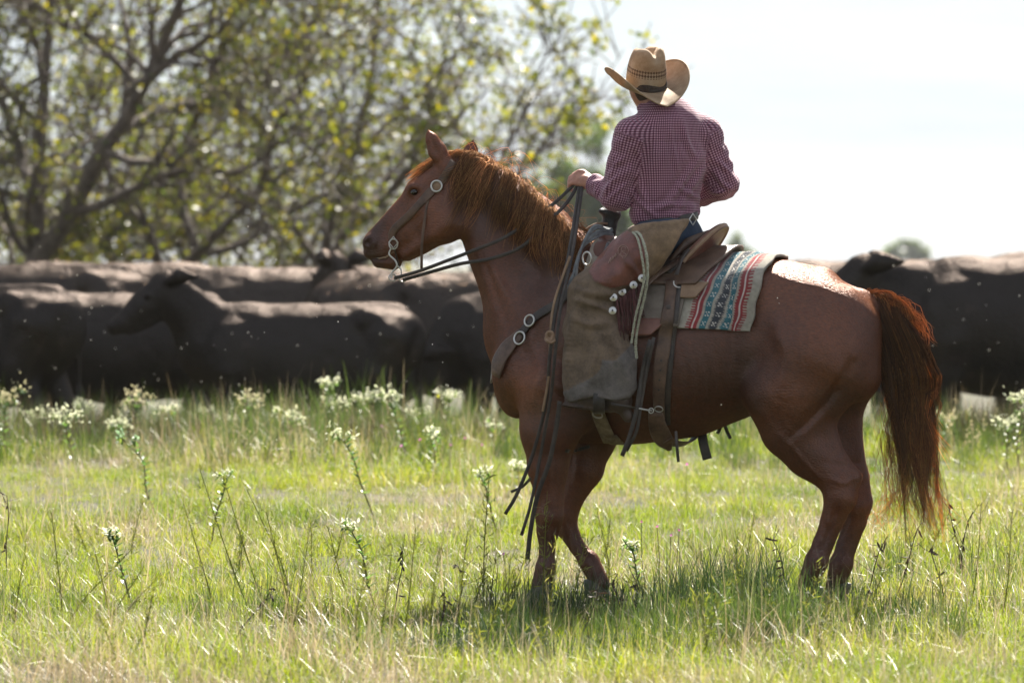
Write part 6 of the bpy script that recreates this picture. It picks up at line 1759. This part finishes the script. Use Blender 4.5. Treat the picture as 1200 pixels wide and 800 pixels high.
ci.inputs['Separate Children'].default_value = True; ci.inputs['Reset Children'].default_value = True
ip.inputs['Pick Instance'].default_value = True
def named(nm, tp):
    n = ng.nodes.new('GeometryNodeInputNamedAttribute'); n.data_type = tp; n.inputs['Name'].default_value = nm; return n
na, nb, nc = named('kid', 'INT'), named('scl', 'FLOAT'), named('rot', 'FLOAT')
cx_ = ng.nodes.new('ShaderNodeCombineXYZ'); e2r = ng.nodes.new('FunctionNodeEulerToRotation')
L = ng.links.new
L(gi.outputs[0], ip.inputs['Points']); L(ci.outputs[0], ip.inputs['Instance']); L(na.outputs[0], ip.inputs['Instance Index']); L(nb.outputs[0], ip.inputs['Scale'])
L(nc.outputs[0], cx_.inputs[2]); L(cx_.outputs[0], e2r.inputs[0]); L(e2r.outputs[0], ip.inputs['Rotation']); L(ip.outputs[0], go.inputs[0])
mod = grass.modifiers.new('scatter', 'NODES'); mod.node_group = ng

# --- countable weeds
m_stem = mat_blade('weed_stem', [(.10, .12, .04), (.16, .15, .05), (.17, .10, .06)], .2, 1.3, .5)
m_wleaf = mat_blade('weed_leaf', [(.055, .10, .03), (.085, .14, .035), (.14, .17, .04), (.26, .23, .03)], .5, 1.9, .4)
m_bract = mat_blade('white_bract', [(.50, .52, .33), (.62, .62, .45), (.72, .71, .58)], .45, 1.15, .5)
m_bract_t = mat_blade('tan_bract', [(.34, .31, .18), (.44, .40, .26), (.50, .47, .33)], .45, 1.2, .5)
m_blue = mat_blade('bluish_leaf', [(.10, .17, .09), (.18, .26, .15), (.36, .42, .30)], .45, 1.4, .45)
m_pink = mat_blade('pink_petal', [(.45, .13, .32), (.55, .22, .42), (.60, .34, .50)], .5, 1.3, .5)
m_dead = mat_blade('dead_stem', [(.020, .014, .012), (.045, .030, .022), (.09, .06, .04)], .1, 1.2, .7)
m_feather = mat_blade('feathery_weed', [(.09, .11, .02), (.15, .16, .03), (.20, .17, .06)], .45, 1.7, .5)
def leaf(p, d, up, L_, w):
    d = unit(d); s = unit(np.cross(d, up)); n_ = np.cross(s, d)
    return (np.array([p, p + d * L_ * .35 + s * w * .5 + n_ * L_ * .06, p + d * L_ * .75 + s * w * .4 - n_ * L_ * .02, p + d * L_ - n_ * L_ * .12, p + d * L_ * .75 - s * w * .4 - n_ * L_ * .02, p + d * L_ * .35 - s * w * .5 + n_ * L_ * .06]), [(0, 1, 2, 5), (2, 3, 4), (2, 4, 5)])
ORD = ['leftmost', 'second from the left', 'third from the left', 'fourth from the left', 'fifth from the left', 'sixth from the left', 'seventh from the left', 'eighth from the left', 'ninth from the left', 'tenth from the left']
def spurge(px_, py_, D, tip_dx=0.0, head=1.0, bm=None, lm=None, lab=''):
    """upright weed: leafy stem, forked top with clustered pale bracts; top at the given photo point"""
    rg = np.random.default_rng(int(px_ * 7 + py_))
    y = D - CAM_D; top = wpt(px_, py_, y); bx = top[0] - tip_dx; bz = float(ground_z(np.array([bx]), np.array([y]))[0]); base = np.array([bx, y, bz - .02])
    H_ = top[2] - bz; H_ = max(H_, .12)
    root = empty('flowering_weed', tuple(base), 0, lab, 'weed', 'white-topped weeds in the field')
    P = spline(np.array([base, base * .6 + top * .4 + rg.normal(0, .012, 3), base * .25 + top * .75 + rg.normal(0, .012, 3), top - np.array([0, 0, .05 * head])]), 14)
    st = [tube(P, np.linspace(.0055, .0034, 14), 5)]
    lv, br = [], []
    nl = int(12 + H_ * 34)
    for i in range(nl):
        u = .25 + .7 * i / nl; p = P[int(u * 13)]; az = i * 2.4 + rg.normal(0, .3); d = np.array([math.cos(az), math.sin(az), .5 + .3 * rg.uniform()])
        lv.append(leaf(p, d, np.array([0, 0, 1.]), rg.uniform(.045, .07), rg.uniform(.014, .024)))
    tip = P[-1]
    nb = 5 if head >= .8 else 3
    for k in range(nb):
        az = 2 * math.pi * k / nb + rg.normal(0, .4); dd = np.array([math.cos(az), math.sin(az), rg.uniform(.5, 1.1)]); e = tip + unit(dd) * rg.uniform(.04, .13) * head
        Q = spline(np.array([tip, (tip + e) / 2 + np.array([0, 0, -.008]), e]), 6); st.append(tube(Q, .002, 4))
        for q in range(int(15 * head) + 5):
            c0 = e + rg.normal(0, .020, 3) * np.array([1.2, 1.2, 1.1]) * head; d = rg.normal(0, 1, 3) + np.array([0, 0, .5])
            br.append(leaf(c0, d, rg.normal(0, 1, 3), rg.uniform(.016, .034), rg.uniform(.008, .014)))
        for q in range(6): lv.append(leaf(e - np.array([0, 0, .01]), rg.normal(0, 1, 3) + np.array([0, 0, -.1]), np.array([0, 0, 1.]), .04, .014))
    add('stem', merge(st), m_stem, root); tag(add('leaves', merge(lv), lm or m_wleaf, root, smooth=False), kind='stuff'); tag(add('flower_head', merge(br), bm or m_bract, root, smooth=False), kind='stuff')
SP = [(8, 462, 36, 0, 1.2, 1), (45, 487, 38, 0, 1, 0), (76, 488, 35, -.05, 1.1, 0), (96, 476, 39, 0, .7, 0), (140, 495, 37, 0, .9, 0), (160, 468, 38, .02, 1.2, 1), (152, 515, 31, -.16, .65, 2), (196, 480, 38, -.04, .8, 0),
      (240, 480, 39, 0, .7, 0), (262, 494, 38, 0, .8, 0), (293, 468, 37, .03, 1.1, 1), (340, 486, 36, -.02, .9, 0), (386, 446, 38, 0, .8, 0), (390, 472, 38, 0, .9, 0), (426, 466, 38, 0, .8, 0), (458, 464, 36, -.10, .8, 0),
      (487, 484, 38, 0, .7, 0), (525, 460, 38, 0, .8, 0), (402, 508, 31, -.18, .75, 0), (505, 507, 34, -.02, .7, 0), (265, 555, 29, .08, .42, 0), (132, 622, 25, -.09, .4, 2), (412, 616, 24.4, -.12, .45, 2),
      (562, 552, 30, -.1, .4, 0), (580, 497, 37, 0, .6, 0), (610, 545, 33, 0, .6, 0), (738, 635, 25.6, -.08, .35, 2), (1110, 490, 37, 0, .8, 1), (1138, 487, 38, 0, .9, 1), (1178, 494, 35, -.05, .9, 0), (1196, 470, 35, 0, .9, 0)]
SP.sort(key=lambda q: q[0])
far_ = [q for q in SP if q[2] >= 34]; mid_ = [q for q in SP if 28 < q[2] < 34]; near_ = [q for q in SP if q[2] <= 28]
num = ['first', 'second', 'third', 'fourth', 'fifth', 'sixth', 'seventh', 'eighth', 'ninth', 'tenth', 'eleventh', 'twelfth', 'thirteenth', 'fourteenth', 'fifteenth', 'sixteenth', 'seventeenth', 'eighteenth', 'nineteenth', 'twentieth', 'twenty-first', 'twenty-second', 'twenty-third', 'twenty-fourth', 'twenty-fifth', 'twenty-sixth', 'twenty-seventh', 'twenty-eighth'] + ['twenty-ninth', 'thirtieth'] + [t + '-' + o for t in ('thirty', 'forty', 'fifty', 'sixty') for o in ('first', 'second', 'third', 'fourth', 'fifth', 'sixth', 'seventh', 'eighth', 'ninth', 'tenth')]
def nth(i, what, where): return '%s %s, %s from the left' % (what, where, num[i])
for i, q in enumerate(far_): spurge(*q[:5], bm=[m_bract, m_bract_t, m_bract][q[5]], lm=[None, None, m_blue][q[5]], lab=nth(i, 'pale flower-topped weed', 'in the far row before the cattle'))
for i, q in enumerate(mid_): spurge(*q[:5], bm=[m_bract, m_bract_t, m_blue][q[5]], lm=[None, None, m_wleaf][q[5]], lab=nth(i, 'white flower-topped weed', 'halfway up the field'))
for i, q in enumerate(near_): spurge(*q[:5], bm=[m_bract, m_bract_t, m_bract][q[5]], lm=None, lab=nth(i, 'pale leafy-topped weed', 'in the near grass level with the horse'))
# pink wildflowers
PK = sorted([(470, 523, 34), (492, 516, 35), (528, 522, 34), (545, 514, 35), (565, 522, 35), (448, 500, 37), (330, 515, 36), (752, 612, 25.2), (770, 618, 25), (786, 628, 24.8), (796, 622, 25.1), (805, 545, 31), (1000, 520, 36), (590, 650, 24)])
for i, (a, b_, D) in enumerate(PK):
    rg = np.random.default_rng(i + 500); y = D - CAM_D; top = wpt(a, b_, y); bz = float(ground_z(np.array([top[0]]), np.array([y]))[0]); base = np.array([top[0] + rg.normal(0, .02), y, bz - .01])
    root = empty('pink_wildflower', tuple(base), 0, nth(i, 'small pink wildflower on a thin stem', 'in the grass'), 'flower', 'pink wildflowers in the grass')
    add('stem', tube(spline(np.array([base, (base + top) / 2 + rg.normal(0, .01, 3), top]), 8), .0016, 4), m_stem, root)
    for k in range(5):
        t = 2 * math.pi * k / 5 + rg.uniform(); add('petal', leaf(top, np.array([math.cos(t), math.sin(t) * .6 - .3, .55 + .4 * math.sin(t)]), np.array([0, 0, 1.]), .017 if D > 30 else .013, .014 if D > 30 else .010), m_pink, root, smooth=False)
# dead dark stalks
DS = sorted([(1080, 612, 25.2, .12), (1112, 590, 25.6, -.06), (1040, 628, 24.6, .1), (521, 688, 22.2, .03), (536, 662, 22.6, -.03), (724, 672, 23.6, .03), (742, 676, 23.4, -.04), (700, 690, 22.6, .03), (902, 628, 25.0, -.08), (1140, 600, 26.5, .03), (8, 580, 27, 0), (470, 640, 24, .03), (1092, 640, 24.2, -.05), (315, 690, 22, .15)])
for i, (a, b_, D, dx) in enumerate(DS):
    rg = np.random.default_rng(i + 900); y = D - CAM_D; top = wpt(a, b_, y); bx = top[0] - dx; bz = float(ground_z(np.array([bx]), np.array([y]))[0]); base = np.array([bx, y, bz - .01])
    root = empty('dead_stalk', tuple(base), 0, nth(i, 'withered dark brown weed stalk', 'in the near grass'), 'stalk', 'withered stalks in the grass')
    P = spline(np.array([base, base * .6 + top * .4 + rg.normal(0, .015, 3), base * .2 + top * .8 + rg.normal(0, .015, 3), top]), 12); st = [tube(P, np.linspace(.003, .0016, 12), 5)]
    for k in range(5):
        i0 = rg.integers(4, 11); d = unit(rg.normal(0, 1, 3) + np.array([0, 0, .6])); st.append(tube(spline(np.array([P[i0], P[i0] + d * .03, P[i0] + d * rg.uniform(.05, .10) + np.array([0, 0, .01])]), 5), .0012, 4))
    add('stem', merge(st), m_dead, root)
    lf = []
    for k in range(9):
        i0 = rg.integers(3, 12); d = rg.normal(0, 1, 3) + np.array([0, 0, -.8]); lf.append(leaf(P[i0], d, rg.normal(0, 1, 3), rg.uniform(.025, .05), .010))
    tag(add('leaves', merge(lf), m_dead, root, smooth=False), kind='stuff')
# feathery tall weeds, thin leaning stalks
FW = sorted([(235, 552, 24.2, -.22), (262, 560, 24, -.20), (215, 590, 23.6, -.15), (290, 575, 24.6, -.2), (312, 600, 23.6, -.12), (460, 640, 22.0, .06), (487, 618, 22.2, .05), (515, 640, 21.8, .03), (548, 622, 22.4, .04), (573, 560, 24.6, .02), (430, 660, 21.6, .03), (640, 600, 23.6, .02), (655, 640, 22.8, .05), (598, 655, 22.0, .03), (1150, 590, 24.5, .05), (1185, 610, 24, .04), (845, 690, 21.5, .08), (820, 700, 21.2, -.06), (60, 600, 24, -.05), (110, 640, 23, -.08), (30, 640, 22.4, .05), (360, 640, 22.6, .08), (975, 700, 22, .05), (700, 600, 25.8, -.05), (1010, 690, 22.6, .1), (180, 690, 21.4, .05), (550, 700, 21.2, -.05)])
rg = np.random.default_rng(4242)
for _ in range(34):
    D = rg.uniform(20.6, 28.5); a = rg.uniform(0, 1200); h_ = rg.uniform(.14, .34)
    if 600 < a < 1120 and 24.6 < D < 26.4: D = 23.5
    FW.append((a, float(HOR + (CAM_H - h_) / D * FPX), D, rg.normal(0, .10)))
FW.sort()
for i, (a, b_, D, dx) in enumerate(FW):
    rg = np.random.default_rng(i + 1300); y = D - CAM_D; top = wpt(a, b_, y); bx = top[0] - dx; bz = float(ground_z(np.array([bx]), np.array([y]))[0]); base = np.array([bx, y, bz - .01])
    root = empty('feathery_weed', tuple(base), 0, nth(i, 'thin feathery yellow-green weed', 'in the near grass'), 'weed', 'feathery weeds in the near grass')
    P = spline(np.array([base, base * .6 + top * .4 + rg.normal(0, .012, 3), top]), 14); st = [tube(P, np.linspace(.0036, .0014, 14), 4)]
    for k in range(16):
        i0 = rg.integers(4, 14); d = unit(rg.normal(0, .6, 3) + unit(top - base) * .9); l_ = rg.uniform(.03, .09)
        st.append(tube(spline(np.array([P[i0], P[i0] + d * l_ * .5, P[i0] + d * l_ + np.array([0, 0, .01])]), 4), .0008, 3))
    add('stem', merge(st), m_feather, root)
    lf = []
    for k in range(70):
        i0 = rg.integers(3, 14); d = rg.normal(0, .7, 3) + unit(top - base) * .8; lf.append(leaf(P[i0] + rg.normal(0, .018, 3) * (i0 / 14), d, rg.normal(0, 1, 3), rg.uniform(.018, .045), .0045))
    tag(add('leaves', merge(lf), m_feather, root, smooth=False), kind='stuff')
# dark upright tussocks
m_tus = mat_blade('tussock_blade', [(.016, .032, .010), (.030, .055, .015), (.06, .085, .026)], .3, 1.4, .45)
TU = sorted([(585, 735, 21.9, .24), (540, 715, 22.3, .2), (820, 650, 25.2, .3), (945, 660, 25.0, .2), (612, 690, 24.4, .20), (648, 690, 24.5, .22), (690, 690, 24.4, .20), (722, 690, 24.3, .22), (628, 700, 23.9, .18), (668, 700, 23.8, .17), (1060, 690, 23.6, .22), (760, 690, 24.0, .22), (985, 665, 25.0, .2), (490, 725, 21.8, .16), (880, 640, 25.6, .3), (868, 655, 25.0, .34), (905, 672, 24.4, .30), (840, 668, 24.8, .26), (800, 660, 25.0, .20), (930, 690, 23.8, .2), (1035, 672, 24.2, .14), (600, 700, 22.6, .22), (650, 735, 21.5, .20), (360, 700, 22.4, .10), (570, 730, 21.6, .16)])
for i, (a, b_, D, h_) in enumerate(TU):
    rg = np.random.default_rng(i + 1700); y = D - CAM_D; x = float(wpt(a, 400, y)[0]); bz = float(ground_z(np.array([x]), np.array([y]))[0])
    o = empty('grass_tussock', (x, y, bz), 0, nth(i, 'dark green upright grass tussock', 'near the horse'), 'tussock', 'dark grass tussocks near the horse')
    V, F = blades(rg, 130, .19, h_ * .45, h_ * 1.15, .0050, .36, .25)
    tag(link('blades', mesh_np('blades', V, F, False), m_tus, o), kind='stuff')
# brown weed clumps along the rise before the herd
m_brush = mat_blade('brown_brush', [(.035, .032, .016), (.06, .052, .026), (.10, .075, .045)], .3, 1.4, .6)
BR = [20, 62, 84, 98, 112, 128, 170, 215, 258, 300, 352, 400, 440, 500, 545, 585, 1085, 1108, 1124, 1138, 1150, 1163, 1176, 1192]
for i, a in enumerate(BR):
    rg = np.random.default_rng(i + 2100); y = 12.6 + rg.uniform(-.5, .6); x = float(wpt(a, 400, y)[0]); bz = float(ground_z(np.array([x]), np.array([y]))[0])
    o = empty('weed_clump', (x, y, bz), 0, nth(i, 'brownish wild weed clump on the rise', 'right before the cattle'), 'weed', 'weed clumps along the rise')
    V, F = blades(rg, 260, .24, .16, rg.uniform(.30, .44), .006, .34, .3)
    tag(link('blades', mesh_np('blades', V, F, False), m_brush, o), kind='stuff')
# drifting seed fluff and dust specks
rg = np.random.default_rng(99); V, F, o = [], [], 0
ico = np.array([(1, 0, 0), (-1, 0, 0), (0, 1, 0), (0, -1, 0), (0, 0, 1), (0, 0, -1)], float)
icf = [(0, 2, 4), (2, 1, 4), (1, 3, 4), (3, 0, 4), (2, 0, 5), (1, 2, 5), (3, 1, 5), (0, 3, 5)]
for k in range(260):
    D = rg.uniform(33, 43) if rg.uniform() < .93 else rg.uniform(23.2, 26)
    x_, y_ = rg.uniform(0, 1200), rg.uniform(250, 520)
    p = wpt(x_, y_, D - CAM_D); r_ = rg.uniform(.0015, .0046) * (D / 36)
    V.append(p + ico * r_); F += [tuple(q + o for q in f_) for f_ in icf]; o += 6
m_mote, nt, b, out = new_mat('seed_fluff'); b.inputs['Base Color'].default_value = (.8, .78, .72, 1); b.inputs['Roughness'].default_value = .8
tr = N(nt, 'ShaderNodeBsdfTranslucent'); tr.inputs[0].default_value = (.8, .76, .68, 1); ms = N(nt, 'ShaderNodeMixShader'); ms.inputs[0].default_value = .6
nt.links.new(b.outputs[0], ms.inputs[1]); nt.links.new(tr.outputs[0], ms.inputs[2]); nt.links.new(ms.outputs[0], out.inputs[0])
tag(add('dust_specks', (np.concatenate(V), F), m_mote, None), 'pale dust and seed specks drifting in the air before the cattle', 'dust', kind='stuff')
# ------------------------------------------------------------------ dusty air
hm = bpy.data.materials.new('dusty_air'); hm.use_nodes = True; nt = hm.node_tree
for n in list(nt.nodes): nt.nodes.remove(n)
o_ = nt.nodes.new('ShaderNodeOutputMaterial'); pv = nt.nodes.new('ShaderNodeVolumePrincipled')
pv.inputs['Color'].default_value = (.90, .92, .95, 1); pv.inputs['Density'].default_value = .00009; pv.inputs['Anisotropy'].default_value = .2
nt.links.new(pv.outputs[0], o_.inputs['Volume'])
x0, x1, y0, y1, z0, z1 = -720, 720, -210, 1520, -1.5, 24
V = np.array([(x, y, z) for z in (z0, z1) for y in (y0, y1) for x in (x0, x1)], float)
haze = link('haze', mesh_np('haze', V, [(0, 2, 3, 1), (4, 5, 7, 6), (0, 1, 5, 4), (2, 6, 7, 3), (0, 4, 6, 2), (1, 3, 7, 5)], False), hm)
tag(haze, 'thin dusty haze hanging in the air over the pasture', 'haze', kind='stuff')
